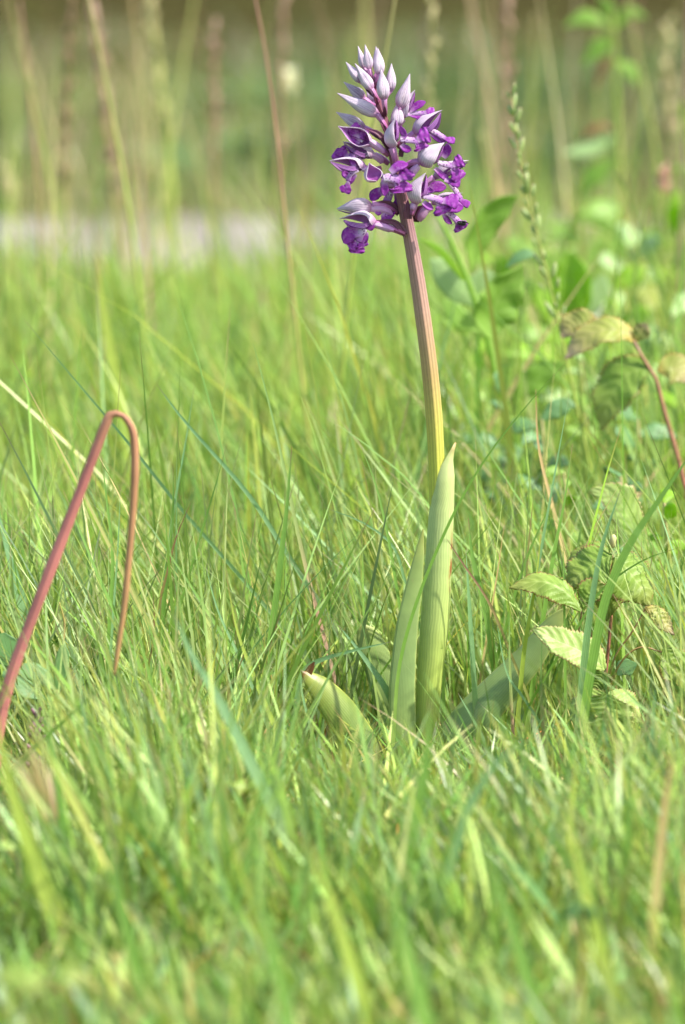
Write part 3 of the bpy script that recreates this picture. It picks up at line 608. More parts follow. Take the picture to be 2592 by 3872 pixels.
flower(B(580, 585), B(276, 605), 150, 0, (.0, -.8, -.6), ([B(650, 620), B(690, 640), B(705, 660), B(710, 680)], 50), [], [([B(670, 640), B(700, 670), B(735, 700)], 150), ([B(600, 625), B(625, 640), B(650, 630)], 40)], [B(790, 640), B(700, 590), B(575, 570)], ([B(570, 605), B(640, 610), B(710, 630), B(752, 660)], 72), ([B(808, 645), B(720, 570), B(580, 552)], 62), opn=.85)
flower(B(610, 715), B(300, 690), 150, -5, (-.05, -.95, .5), ([B(520, 770), B(490, 800), B(470, 840), B(455, 880)], 84), [([B(570, 720), B(565, 750), B(535, 775)], 66), ([B(480, 800), B(400, 810), B(345, 900)], 120), ([B(520, 800), B(510, 850), B(480, 890)], 70)], [([B(455, 870), B(420, 910), B(390, 940)], 90), ([B(455, 870), B(450, 930), B(445, 982)], 130), ([B(465, 870), B(490, 900), B(500, 930)], 110)], [B(855, 820), B(740, 770), B(605, 735)], ([B(600, 740), B(660, 755), B(720, 775), B(762, 785)], 60), ([B(862, 828), B(770, 725), B(612, 702)], 54), opn=.5)

# fly on the lowest lip at the right
fy = .0005; fl = empty('fly', P(*B(1340, 730), fy)); tag(fl, 'tiny dark fly sitting on the tip of a purple orchid lip', 'fly')
mb = MB(); mb.blob(P(*B(1322, 722), fy), .00095, up=(1, -.1, -.1), stretch=1.2); mb.blob(P(*B(1345, 730), fy), .0009, up=(1, 0, -.1), stretch=1.6); mb.build('body', M['fly_black'], fl)
mb = MB(); mb.blob(P(*B(1308, 720), fy), .0006); mb.build('head', M['fly_black'], fl)
for k in (-1, 1):
    MB().ribbon([P(*B(1325, 712), fy + k * .0004), P(*B(1362, 716), fy + k * .0008), P(*B(1400, 728), fy + k * .001)], [.0006, .0018, .0004], (0, -k * .6, 1), n=6, m=3, thick=.00008).build('wing', M['fly_wing'], fl)
for a, b in ((1250, 745), (1290, 755), (1335, 765)):
    for k in (-1, 1):
        MB().tube([P(*B((a + 1320) / 2 + 25, 728), fy + k * .0003), P(*B((a + 1320) / 2 + 5, 722), fy + k * .0012), P(*B(a, b), fy + k * .0012)], [.00012, .00012, .00008], 5, 6).build('leg', M['fly_black'], fl)

# ---------------------------------------------------------------- single blades, stalks and other plants
def rooted(wp):
    """carry the last point on down into the soil"""
    a, b = wp[-2], wp[-1]
    if b.z > .004:
        d = (b - a); d.y = 0
        sl = max(-.8, min(.8, d.x / max(abs(d.z), 1e-4))); 
        wp = wp + [Vector((b.x + sl * b.z * .5, b.y, b.z * .45)), Vector((b.x + sl * b.z * .7, b.y, -.004))]
    return wp
def blade(pts, wd, Y, mat, label, name='wild_grass', cat='grass', group=None, normal=None, slope=.0):
    wp = rooted(W3([(*D(*p[:2]), (p[2] if len(p) > 2 else 0)) for p in pts], Y)); wp = wp[::-1]; s_ = mpp(Y) * K * 1.2
    nv = normal or (random.uniform(.1, .9), -1, random.uniform(.0, .4))
    org = wp[0].copy()
    o = MB().ribbon(wp, [wd * .7 * s_, wd * s_, wd * s_, wd * .9 * s_, wd * .55 * s_, wd * .06 * s_], nv, .3, 22, 2, twist=random.uniform(-.4, .4)).build(name, M[mat], None, org)
    return tag(o, label, cat, group, 'thing')
BL = [
 ([(55, 730), (190, 890), (300, 1020), (420, 1170), (560, 1330), (650, 1440)], 7, .04, 'blade_blue', 'longest thin grass blade leaning steeply past the bend of the red stalk'),
 ([(580, 785), (625, 960), (660, 1120), (700, 1300), (752, 1500)], 9, .05, 'blade_pink', 'thin grass blade with pale pinkish lower stalk standing left of the orchid'),
 ([(668, 1020), (657, 1150), (640, 1300), (617, 1480)], 13, .0, 'blade_green', 'straight dark green blade between the pink stalked grass and the red stalk'),
 ([(445, 885), (425, 1010), (400, 1150), (375, 1330)], 6, .06, 'blade_blue', 'needle thin upright bluish blade near the bent red stalk'),
 ([(520, 1015), (482, 1150), (440, 1290)], 6, .03, 'blade_green', 'fine tapering blade leaning out of the grass beside the needle thin one'),
 ([(396, 1060), (396, 1180), (380, 1330), (370, 1450)], 9, .02, 'blade_green', 'upright green blade just behind the drooping end of the red stalk'),
 ([(437, 1150), (405, 1225), (385, 1300)], 7, .01, 'blade_red', 'short blade with a dark brown tip beside the red stalk'),
 ([(276, 1118), (270, 1250), (256, 1450)], 6, -.02, 'blade_blue', 'slim pale blade standing inside the bend of the red stalk'),
 ([(232, 1040), (245, 1150), (258, 1280), (250, 1430)], 8, -.01, 'blade_green', 'green blade rising under the crook of the red stalk'),
 ([(145, 1120), (185, 1220), (230, 1330), (300, 1480)], 9, -.04, 'blade_green', 'green blade leaning behind the lower red stalk'),
 ([(640, 540 + 700), (560, 1120), (420, 960), (360, 880)][::-1], 9, .06, 'blade_blue', 'pale slanting blade parallel to the longest one'),
 ([(1297, 828), (1220, 910), (1110, 1050), (1030, 1190), (955, 1370), (912, 1530), (900, 1700)], 9, -.03, 'blade_green', 'long blade crossing diagonally in front of the orchid sheath'),
 ([(1303, 900), (1268, 1090), (1230, 1300), (1195, 1500)], 8, .01, 'blade_blue', 'straight pale blade standing right of the orchid stem'),
 ([(1310, 1015), (1290, 1150), (1265, 1270), (1228, 1500)], 14, .0, 'blade_green', 'broad bright blade standing between orchid and bramble'),
 ([(1226, 890), (1232, 1020), (1262, 1150), (1292, 1270)], 9, .09, 'blade_straw', 'straw coloured curved blade among the green behind the bramble'),
 ([(1600, 1010), (1510, 1140), (1440, 1245), (1385, 1370), (1350, 1540), (1330, 1680)], 20, -.07, 'blade_green', 'broad green blade leaning in front of the bramble leaves'),
 ([(1420, 1120), (1375, 1260), (1345, 1440), (1325, 1640)], 15, -.05, 'blade_blue', 'pale blade standing in front of the bramble leaves'),
 ([(820, 1005), (860, 1110), (888, 1230), (905, 1330)], 7, .02, 'blade_green', 'thin blade rising just left of the orchid sheath'),
 ([(735, 950), (800, 990), (870, 1045), (960, 1130)], 5, .1, 'blade_green', 'faint slanting blade behind the middle of the orchid stem'),
 ([(740, 1160), (830, 1195), (900, 1250), (930, 1340)], 6, .03, 'blade_blue', 'low arching blade left of the upright orchid leaf'),
 ([(1072, 1185), (1082, 1280), (1112, 1400), (1130, 1520)], 15, .01, 'blade_green', 'curved blade just right of the orchid sheath'),
 ([(1066, 1255), (1074, 1400), (1084, 1570)], 14, -.005, 'blade_blue', 'upright flat blade beside the orchid sheath'),
 ([(1022, 1232), (1060, 1290), (1120, 1380), (1170, 1500)], 6, -.01, 'blade_red', 'dark tipped thin blade bending out from behind the brown sheath edge'),
 ([(1156, 1187), (1138, 1310), (1118, 1430)], 6, .02, 'blade_straw', 'brown tipped short blade right of the orchid sheath'),
 ([(1270, 1130), (1200, 1290), (1150, 1460)], 8, .03, 'blade_green', 'dark thin blade slanting towards the orchid foot'),
 ([(1495, 1200), (1525, 1280), (1548, 1380), (1568, 1500)], 9, -.02, 'blade_pink', 'pale bent blade at the right of the low bramble'),
 ([(1556, 1252), (1470, 1282), (1380, 1345), (1330, 1420)], 7, -.03, 'blade_green', 'blade lying slantwise over the upper bramble leaf'),
 ([(1288, 1230), (1290, 1330), (1292, 1480)], 7, -.02, 'blade_green', 'short upright blade in front of the bramble leaf tip'),
 ([(1240, 1200), (1226, 1330), (1200, 1480), (1185, 1640)], 10, -.02, 'blade_yellow', 'yellowish stalk rising beside the arching basal leaf'),
 ([(1165, 1400), (1166, 1520), (1172, 1660)], 9, -.025, 'blade_pink', 'pale whitish stalk standing in front of the arching basal leaf'),
 ([(1136, 1420), (1160, 1540), (1200, 1600)], 7, -.03, 'blade_blue', 'thin blade bending over the arching basal leaf'),
 ([(1240, 1460), (1238, 1580), (1246, 1720)], 8, -.03, 'blade_pink', 'second whitish stalk standing right of the arching basal leaf'),
 ([(1048, 1585), (1100, 1680), (1140, 1770)], 9, -.04, 'blade_blue', 'pale blade slanting down over the foot of the arching leaf'),
 ([(270, 1538), (200, 1600), (100, 1690), (60, 1730)], 13, -.22, 'blade_green', 'thick smooth blade reaching across below the red stalk'),
 ([(395, 1400), (440, 1500), (500, 1600), (560, 1720), (600, 1800)], 26, -.28, 'blade_blue', 'wide pale blurred blade in the foreground turf left of the orchid'),
 ([(775, 1430), (830, 1500), (885, 1580), (905, 1640)], 15, -.005, 'blade_blue', 'bluish blade slanting to the foot of the upright orchid leaf'),
 ([(895, 1468), (800, 1490), (720, 1515), (690, 1545), (680, 1600)], 11, -.01, 'blade_blue', 'blade bent over horizontally left of the orchid leaf'),
 ([(688, 1530), (692, 1590), (715, 1680), (740, 1780)], 9, -.05, 'blade_blue', 'thin blade standing in front of the withered leaf tip'),
 ([(219, 588), (240, 720), (262, 850), (282, 950)], 26, .5, 'blade_yellow', 'bright yellow green blade behind the crook of the red stalk'),
 ([(-10, 1150), (25, 1290), (55, 1400), (80, 1500)], 32, .08, 'blade_blue', 'wide bluish blade beside the red stalk foot'),
 ([(-30, 1560), (20, 1780), (60, 1920), (110, 2060)], 34, -.42, 'blade_yellow', 'bright green thick blurred blade crossing the foot of the red stalk'),
 ([(1215, 1685), (1140, 1740), (1080, 1830), (1040, 1950)], 20, -.4, 'blade_blue', 'pale bent blurred blade in front of the orchid foot'),
 ([(985, 1600), (975, 1740), (950, 1870), (920, 2010)], 30, -.36, 'blade_green', 'wide blurred green blade right in front of the orchid base'),
 ([(312, 1610), (315, 1720), (300, 1850), (270, 2010)], 22, -.3, 'blade_yellow', 'yellow tipped blurred blade in the left foreground turf'),
 ([(1445, 1700), (1440, 1850), (1430, 2000)], 16, -.38, 'blade_green', 'blurred upright blade in the right foreground turf'),
 ([(1540, 1720), (1520, 1850), (1500, 2050)], 24, -.42, 'blade_straw', 'pale greyish blurred blade beside the right foreground turf'),
 ([(560, 1900), (590, 2050), (640, 2250)], 28, -.6, 'blade_green', 'soft wide blade low in the foreground turf'),
 ([(330, 1390), (370, 1520), (420, 1640), (470, 1740)], 12, -.08, 'blade_green', 'green blade slanting down right of the red stalk end'),
 ([(300, 1350), (330, 1500), (380, 1680), (430, 1800)], 9, -.1, 'blade_green', 'slender green blade crossing the lower red stalk end'),
 ([(330, 1180), (430, 1330), (520, 1470), (620, 1620)], 9, .0, 'blade_green', 'long slanting blade running down towards the withered basal leaf'),
 ([(470, 1290), (500, 1400), (560, 1530), (620, 1680)], 8, -.03, 'blade_blue', 'slanting bluish blade left of the withered basal leaf'),
 ([(645, 1395), (630, 1440), (618, 1490)], 6, .0, 'blade_red', 'short dark red blade left of the withered basal leaf'),
 ([(350, 1340), (352, 1450), (330, 1570), (310, 1690)], 7, -.05, 'blade_red', 'dark red stemmed blade beside the drooping end of the red stalk'),
 ([(470, 1480), (500, 1640), (560, 1800), (610, 1930)], 15, -.2, 'blade_yellow', 'yellowish slanting blade in the turf below the longest thin blade'),
 ([(640, 1570), (680, 1680), (730, 1790), (770, 1880)], 13, -.16, 'blade_green', 'green blade slanting in front of the withered basal leaf'),
 ([(690, 1900), (740, 2020), (800, 2200)], 30, -.55, 'blade_yellow', 'wide soft yellow green blade low before the orchid'),
 ([(1090, 1880), (1130, 2000), (1190, 2180)], 30, -.55, 'blade_green', 'wide soft green blade low before the arching basal leaf'),
 ([(1290, 1830), (1320, 1960), (1370, 2150)], 26, -.5, 'blade_yellow', 'yellow green soft blade low before the bramble'),
 ([(230, 1850), (260, 2000), (310, 2200)], 26, -.5, 'blade_green', 'soft green blade below the yellow tipped one'),
 ([(880, 1930), (900, 2060), (950, 2250)], 34, -.6, 'blade_green', 'broad soft blade straight below the orchid base'),
 ([(1380, 1640), (1400, 1760), (1440, 1900)], 13, -.2, 'blade_blue', 'pale blade standing below the pale bramble leaf'),
 ([(1500, 1560), (1490, 1700), (1470, 1860)], 13, -.2, 'blade_blue', 'upright pale blade right of the pale bramble leaf'),
 ([(520, 1330), (545, 1450), (590, 1570), (640, 1690)], 11, -.06, 'blade_yellow', 'yellow green blade slanting left of the withered basal leaf'),
]
for pts, wd, Y, mt, lab in BL: blade(pts, wd, Y, mt, lab)

# bent dead red stalk
wp = W3([D(-18, 1900), D(-8, 1720), D(22, 1560), D(100, 1345), D(180, 1135), D(236, 986), D(249, 956), D(258, 946), D(282, 951), D(302, 980), D(309, 1030), D(307, 1130), D(297, 1260), D(284, 1390), D(268, 1500), D(262, 1545)], -.16)
wp[0].z = -.006; px1 = mpp(-.16) * K
o = MB().tube(wp, [r * px1 for r in (13, 13, 13, 12.5, 12, 11.5, 11, 8, 6.5, 8.5, 9, 8.5, 8, 7, 5, 2)], 14, 110, 0, 5, .07, flat=.65, jit=.05).build('bent_stalk', M['dead_stem'], None, wp[0].copy())
tag(o, 'dead reddish brown stalk snapped over into a narrow drooping crook', 'stalk')

# grass stalks behind, with or without seed heads
def stalk(pts, wd, Y, mat, label, head=None, group=None, name='grass_stalk', heads='seed_pale'):
    """head: (number of spikelets, length along the stalk from its top, spread px, size px)"""
    wp = rooted(W3([D(*p) for p in pts], Y))[::-1]; s_ = mpp(Y) * K
    root = empty(name, wp[0].copy()); tag(root, label, 'stalk', group, 'thing')
    MB().tube(wp, [wd / 2 * s_, wd / 2 * s_, wd * .45 * s_, wd * .35 * s_, wd * .2 * s_], 6, 26).build('stem', M[mat], root)
    if head:
        n, fl_, spread, size = head; sp = smooth_pts(wp, 100)
        for i in range(n):
            f = i / max(n - 1, 1); k = int(100 * (1 - fl_ * (1 - f))); p = sp[min(k, 100)]; t = (sp[min(k + 1, 100)] - sp[max(k - 2, 0)]).normalized()
            a = i * 2.4; sdv = Vector((math.cos(a), math.sin(a), 0)); sp_ = spread * s_ * (1 - .65 * f) * random.uniform(.5, 1.1)
            d_ = (t + sdv * .45).normalized()
            MB().blob(p + sdv * sp_ + t * size * s_ * .5 * random.uniform(0, 1.6), size * s_ * random.uniform(.11, .24), 0, 6, 6, d_, random.uniform(2.4, 4.2)).build('spikelet', M[heads], root)
    return root
stalk([(1170, 215), (1185, 330), (1208, 450), (1238, 570), (1270, 700), (1302, 850), (1335, 1000), (1362, 1130)], 8, .32, 'stalk_green', 'green grass stalk with a slender seed head rising behind the leafy sprig', (40, .38, 22, 26), heads='seed_green')
stalk([(45, 0), (70, 220), (88, 450), (95, 640)], 10, 1.0, 'stalk_tan', 'thin tan stalk alone by the far left of the meadow')
stalk([(170, -60), (158, 100), (148, 300), (150, 500), (152, 650)], 9, 1.3, 'stalk_tan', 'stalk with a dark brown seed head standing before the path', (44, .45, 14, 26), heads='seed_brown')
stalk([(196, -40), (240, 180), (285, 420), (315, 640)], 13, .7, 'stalk_green', 'slanting yellow green stalk crossing the brown seed head')
stalk([(335, -60), (365, 180), (390, 420), (400, 620)], 24, 1.7, 'stalk_green', 'thick pale blurred stalk before the pale path', (20, .4, 14, 40), heads='seed_pale')
stalk([(215, 40), (240, 240), (262, 440), (275, 640)], 16, 1.7, 'stalk_tan', 'blurred stalk with a pinkish seed head beside the thick pale stalk', (20, .5, 14, 40), heads='seed_pink')
stalk([(492, 85), (492, 250), (486, 450), (480, 640)], 14, 1.6, 'stalk_tan', 'blurred stalk with a rosy tip left of the tall bare stalk', (12, .25, 10, 34), heads='seed_pink')
stalk([(425, 260), (455, 380), (480, 520), (500, 680)], 10, 1.4, 'stalk_green', 'short slanting green stalk before the path')
stalk([(575, -50), (612, 150), (640, 380), (664, 620), (690, 860)], 11, .45, 'stalk_tan', 'tall bare stalk with a brown upper half left of the flower spike')
stalk([(650, -40), (648, 120), (640, 300)], 12, 1.6, 'stalk_tan', 'faint rosy stalk behind the tall bare stalk', (10, .4, 8, 34), heads='seed_pink')
stalk([(910, -40), (885, 110), (850, 300), (822, 470), (798, 680), (778, 900), (764, 1090)], 11, .42, 'stalk_green', 'tall yellow green stem passing behind the orchid flowers')
stalk([(832, -60), (838, 100), (846, 300), (850, 560)], 26, 2.0, 'stalk_green', 'wide pale blurred stalk above the flower spike', None)
stalk([(985, -50), (988, 120), (975, 320), (965, 560)], 9, 1.1, 'stalk_green', 'stalk with a pale loose seed head right of the flower spike', (20, .45, 12, 34), heads='seed_pale')
stalk([(1160, -50), (1165, 120), (1150, 360), (1140, 560)], 10, 1.5, 'stalk_tan', 'blurred rosy stalk right of the pale seed head', (14, .35, 9, 32), heads='seed_pink')
stalk([(1222, 30), (1215, 200), (1200, 420), (1190, 600)], 10, 1.5, 'stalk_green', 'faint green stalk between two rosy stalks')
stalk([(1430, -30), (1470, 180), (1500, 350), (1520, 560)], 12, 1.3, 'stalk_green', 'slanting green stalk by the tall leafy weed')
stalk([(1530, 60), (1525, 200), (1540, 420), (1555, 640)], 12, 1.6, 'stalk_tan', 'blurred stalk with a drooping pale head at the meadow edge', (14, .3, 12, 44), heads='seed_pale')
stalk([(1516, 395), (1520, 560), (1530, 760), (1540, 900)], 9, 1.0, 'stalk_green', 'green stalk topped by a small pink flower head', (10, .06, 12, 26), heads='pink_flower')
stalk([(660, 178), (668, 330), (672, 560)], 6, 1.9, 'stalk_green', 'thin stalk bearing a creamy white daisy like flower', (12, .05, 16, 30), heads='white_flower')
stalk([(12, 395), (30, 520), (50, 700)], 8, 1.4, 'stalk_green', 'stalk bearing a creamy tuft at the side of the path', (10, .1, 10, 34), heads='seed_pale')

stalk([(1100, 300), (1130, 430), (1160, 600)], 22, 1.3, 'stalk_green', 'wide blurred green blade behind the seeding grass stalk')

# plants with leaves
def plant(name, label, cat, foot): return tag(empty(name, foot), label, cat, None, 'thing')
def addleaf(root, pts, widths, mat, Y, normal=(0, -1, .3), **kw):
    s_ = mpp(Y); n = kw.pop('n', 24); m_ = kw.pop('m', 8)
    return MB().ribbon(W3(pts, Y), [q * s_ for q in widths], normal, n=n, m=m_, thick=.0003, **kw).build('leaf', M[mat], root)
def addtube(root, pts, r, mat, Y, name='stem', foot=False):
    wp = W3(pts, Y); s_ = mpp(Y)
    if foot: wp = rooted(wp)
    return MB().tube(wp, [q * s_ for q in r], 8, 24).build(name, M[mat], root)
Y = .38
foot = P(*C4(520, 1500), Y); foot.z = 0
sp_ = plant('leafy_sprig', 'upright sprig with broad oval leaves growing right behind the orchid', 'sprig', foot)
addtube(sp_, [C4(70, 230), C4(200, 480), C4(310, 760), C4(380, 960), C4(430, 1180), C4(480, 1344)], [7, 13, 14, 15, 15, 15], 'broad_leaf', Y, foot=True)
addleaf(sp_, [C4(290, 590), C4(310, 430), C4(390, 280), C4(480, 190), C4(565, 145)], [10, 100, 125, 95, 4], 'broad_leaf', Y + .02, (.7, -1, .5), fold=.25, wave=.08)
addleaf(sp_, [C4(310, 800), C4(220, 720), C4(150, 640), C4(90, 560), C4(40, 520)], [10, 90, 100, 70, 4], 'broad_leaf_pale', Y + .03, (-.4, -1, .4), fold=-.1)
addleaf(sp_, [C4(340, 960), C4(250, 900), C4(180, 830), C4(125, 750)], [10, 75, 80, 4], 'broad_leaf', Y + .01, (.2, -1, .3))
addleaf(sp_, [C4(415, 1010), C4(400, 900), C4(440, 780), C4(510, 670), C4(605, 560)], [10, 170, 195, 150, 4], 'broad_leaf', Y - .03, (.5, -1, .5), fold=.3, wave=.12)
addleaf(sp_, [C4(500, 570), C4(560, 515), C4(620, 490), C4(670, 495)], [8, 42, 45, 4], 'broad_leaf_dark', Y, (0, -1, .8))
addleaf(sp_, [C4(245, 650), C4(180, 560), C4(90, 460), C4(-20, 395)], [8, 28, 30, 4], 'broad_leaf_lit', Y - .02, (0, -1, .2))
addleaf(sp_, [C4(310, 760), C4(320, 680), C4(370, 630), C4(430, 610)], [8, 70, 70, 4], 'broad_leaf_pale', Y + .05, (0, -1, .3))
addleaf(sp_, [C4(540, 1360), C4(640, 1270), C4(740, 1200), C4(880, 1140)], [10, 110, 100, 4], 'broad_leaf', Y + .02, (.2, -1, .2), wave=.1)
addleaf(sp_, [D(1200, 1060), D(1140, 1040), D(1090, 1010), D(1030, 990)], [8, 62, 60, 4], 'broad_leaf_dark', Y, (0, -1, .5))
addleaf(sp_, [D(1210, 1110), D(1160, 1090), D(1120, 1085), D(1070, 1090)], [8, 80, 70, 4], 'broad_leaf_dark', Y + .02, (0, -1, .3))
addleaf(sp_, [D(1230, 1040), D(1280, 1010), D(1320, 985), D(1370, 985)], [8, 70, 60, 4], 'broad_leaf', Y + .03, (0, -1, .3))
addleaf(sp_, [D(1220, 1140), D(1240, 1090), D(1260, 1060), D(1290, 1050)], [8, 110, 100, 4], 'broad_leaf_dark', Y + .04, (0, -1, .3))
Y = .6
foot = P(*C4(900, 1700), Y); foot.z = 0
rl = plant('round_leaved_plant', 'plant with one big sunlit round leaf behind the seeding grass stalk', 'plant', foot)
addtube(rl, [C4(880, 880), C4(860, 1050), C4(880, 1300)], [6, 8, 9], 'stalk_green', Y, foot=True)
addleaf(rl, [C4(900, 890), C4(900, 780), C4(890, 660), C4(885, 560), C4(880, 480)], [60, 150, 165, 125, 20], 'broad_leaf_lit', Y, (-.3, -1, .2), fold=.3, wave=.06)
addleaf(rl, [C4(820, 860), C4(900, 880), C4(990, 885), C4(1050, 840), C4(1085, 775)], [10, 40, 36, 28, 4], 'white_flower', Y - .01, (0, -.5, 1))
addleaf(rl, [C4(880, 900), C4(1000, 780), C4(1060, 700), C4(1080, 610)], [20, 80, 90, 10], 'broad_leaf_pale', Y + .05, (.2, -1, .2))
addleaf(rl, [C4(870, 1000), C4(790, 860), C4(720, 760), C4(690, 680)], [10, 80, 80, 4], 'broad_leaf_lit', Y + .08, (.2, -1, .2))
# far weed with reddish leaf
Y = 1.35; foot = P(*D(1420, 900), Y); foot.z = 0
wd_ = plant('tall_weed', 'tall blurred weed with green top leaves and a rusty leaf below', 'weed', foot)
addtube(wd_, [D(1400, 30), D(1408, 160), D(1415, 330), D(1420, 500), D(1425, 640)], [7, 9, 10, 11, 11], 'stalk_green', Y, foot=True)
for (a, b, c, wd, mt) in [((1400, 60), (1340, 40), (1290, 60), 70, 'broad_leaf'), ((1402, 70), (1440, 30), (1480, 40), 60, 'broad_leaf'), ((1400, 80), (1370, 110), (1330, 150), 80, 'broad_leaf'), ((1402, 60), (1390, 20), (1370, -10), 60, 'broad_leaf'), ((1405, 130), (1380, 150), (1360, 210), 44, 'broad_leaf_rusty'), ((1405, 140), (1440, 160), (1460, 200), 60, 'broad_leaf'), ((1412, 300), (1370, 290), (1330, 320), 40, 'broad_leaf_rusty'), ((1412, 310), (1350, 340), (1290, 350), 80, 'broad_leaf_pale'), ((1415, 360), (1360, 400), (1320, 460), 90, 'broad_leaf')]:
    addleaf(wd_, [D(*a), D(*b), D(*c)], [8, wd, 4], mt, Y, (random.uniform(-.3, .3), -1, .4), n=12, m=4)
# dock like broad leaves right edge, far
Y = 1.1; foot = P(*D(1560, 900), Y); foot.z = 0
dk = plant('broad_leaved_weed', 'weed with dark broad leaves at the right of the path', 'weed', foot)
for pts, wd, mt in [([(1590, 720), (1570, 600), (1560, 540)], 90, 'broad_leaf'), ([(1585, 800), (1575, 760), (1500, 700)], 60, 'broad_leaf'), ([(1600, 600), (1580, 420), (1540, 380)], 80, 'broad_leaf'), ([(1600, 420), (1575, 300), (1560, 230)], 60, 'broad_leaf_lit'), ([(1480, 640), (1400, 520), (1310, 500), (1300, 560)], 50, 'broad_leaf')]:
    addleaf(dk, [D(*p) for p in pts], [8, wd, 6], mt, Y, (0, -1, .3), n=14, m=4)
addtube(dk, [D(1590, 400), D(1590, 700), D(1580, 850)], [7, 9, 10], 'stalk_green', Y, foot=True)

# bright leafy weeds filling the right middle distance
for (x, y, Y, n, r, mt, lab) in [(1400, 660, .75, 12, 70, 'broad_leaf_lit', 'sunlit yellow green weed behind the arching bramble cane'), (1520, 820, .6, 10, 70, 'broad_leaf', 'green leafy weed right behind the bramble cane'), (1270, 930, .5, 9, 60, 'broad_leaf', 'leafy weed low behind the seeding grass stalk'), (1120, 600, .9, 9, 60, 'broad_leaf_lit', 'small bright weed behind the stem of the leafy sprig'), (1330, 500, 1.2, 10, 80, 'broad_leaf', 'blurred leafy weed near the far right end of the path')]:
    f0 = P(*D(x, y), Y); top = f0.copy(); f0.z = 0; g_ = plant('leafy_weed', lab, 'weed', f0); s_ = mpp(Y) * K
    MB().tube([Vector((f0.x, f0.y, -.004)), (f0 + top) / 2 + Vector((.004, 0, 0)), top], [.0016, .0014, .0008], 6, 10).build('stem', M['stalk_green'], g_)
    for k in range(n):
        a = k * 2.4 + x; c = f0.lerp(top, .45 + .55 * k / (n - 1)); d_ = Vector((math.cos(a), .7 * math.sin(a), random.uniform(.2, .9))).normalized(); L = r * s_ * random.uniform(1.1, 1.8)
        MB().ribbon([c, c + d_ * L * .4, c + d_ * L * .75 + Vector((0, 0, -.002)), c + d_ * L + Vector((0, 0, -.006))], [L * .1, L * .55, L * .45, .0006], (.5, -.8, .7), -.15, 12, 6, thick=.0002, wave=.1).build('leaf', M[mt], g_)
for k_, (x, y, Y, n, r, mt) in enumerate([(1080, 760, .6, 8, 62, 'broad_leaf_lit'), (1180, 700, .7, 9, 66, 'broad_leaf'), (1250, 780, .55, 9, 64, 'broad_leaf_lit'), (1330, 820, .5, 9, 62, 'broad_leaf_pale'), (1420, 760, .65, 10, 70, 'broad_leaf'), (1480, 680, .8, 9, 70, 'broad_leaf_bronze'), (1540, 720, .6, 9, 66, 'broad_leaf_pale'), (1150, 900, .35, 8, 54, 'broad_leaf_dark'), (1240, 960, .3, 8, 52, 'broad_leaf_dark'), (1340, 930, .4, 9, 56, 'broad_leaf'), (1460, 960, .35, 9, 58, 'broad_leaf_dark'), (1550, 930, .4, 8, 58, 'broad_leaf_lit'), (1230, 560, 1.0, 9, 76, 'broad_leaf'), (1440, 560, 1.0, 9, 76, 'broad_leaf_pale'), (1540, 500, 1.2, 9, 80, 'broad_leaf_lit'), (1290, 1080, .2, 7, 44, 'broad_leaf'), (1420, 1090, .22, 7, 46, 'broad_leaf_dark'), (1520, 1150, .15, 7, 44, 'broad_leaf_lit')]):
    f0 = P(*D(x, y), Y); top = f0.copy(); top.z = max(top.z, .02); f0.z = 0; s_ = mpp(Y) * K
    cl_ = {'broad_leaf_lit': 'bright yellow green', 'broad_leaf': 'mid green', 'broad_leaf_dark': 'dark bluish green', 'broad_leaf_pale': 'pale green', 'broad_leaf_bronze': 'olive tinged'}[mt]
    pl_ = 'near the far end of the pale path' if Y >= .9 else 'close behind the toothed bramble seedling' if Y <= .22 else 'beside the foot of the leafy sprig' if x < 1200 else 'below the seeding grass stalk' if x < 1380 else 'behind the arching bramble cane'
    g_ = plant('leafy_weed', cl_ + ' soft leafy weed ' + pl_, 'weed', f0); g_['group'] = 'leafy weeds right of the orchid'
    MB().tube([Vector((f0.x, f0.y, -.004)), (f0 + top) / 2 + Vector((.004, 0, 0)), top], [.0014, .0012, .0007], 6, 10).build('stem', M['stalk_green'], g_)
    for k in range(n):
        a = k * 2.4 + x; c = f0.lerp(top, .5 + .5 * k / (n - 1)); d_ = Vector((math.cos(a), .7 * math.sin(a), random.uniform(.1, .9))).normalized(); L = r * s_ * random.uniform(1.1, 1.9)
        MB().ribbon([c, c + d_ * L * .4, c + d_ * L * .75 + Vector((0, 0, -.002)), c + d_ * L + Vector((0, 0, -.006))], [L * .1, L * .5, L * .4, .0006], (random.uniform(0, .8), -.8, .7), -.15, 12, 6, thick=.0002, wave=.12).build('leaf', M[mt], g_)
# brambles
def bleaf(root, pts, widths, mat, Y, normal, **kw):
    s_ = mpp(Y) * 1.2; return MB().ribbon(W3(pts, Y), [q * s_ for q in widths], normal, n=66, m=12, serr=22, samp=.10, quilt=8, qamp=kw.pop('qamp', .0004), thick=.00025, wave=.09, **kw).build('leaf', M[mat], root)
Y = .26; foot = P(*D(1590, 1500), Y); foot.z = 0
cn = plant('bramble_cane', 'arching reddish bramble cane with bronze drooping leaves', 'bramble', foot)
addtube(cn, [C4(1260, 1010), C4(1330, 1140), C4(1390, 1230), D(1520, 940), D(1552, 1050), D(1580, 1180), D(1592, 1350)], [6, 8, 9, 10, 11, 12, 13], 'cane', Y, 'cane', True)
bleaf(cn, [C4(1265, 1015), C4(1200, 955), C4(1100, 940), C4(1000, 970), C4(920, 1040), C4(850, 1120)], [10, 95, 110, 110, 80, 4], 'bramble_bronze', Y, (-.1, -.55, 1))
bleaf(cn, [C4(1265, 1010), C4(1300, 960), C4(1320, 930), C4(1335, 905)], [10, 60, 50, 4], 'bramble_bronze', Y, (0, -1, .6))
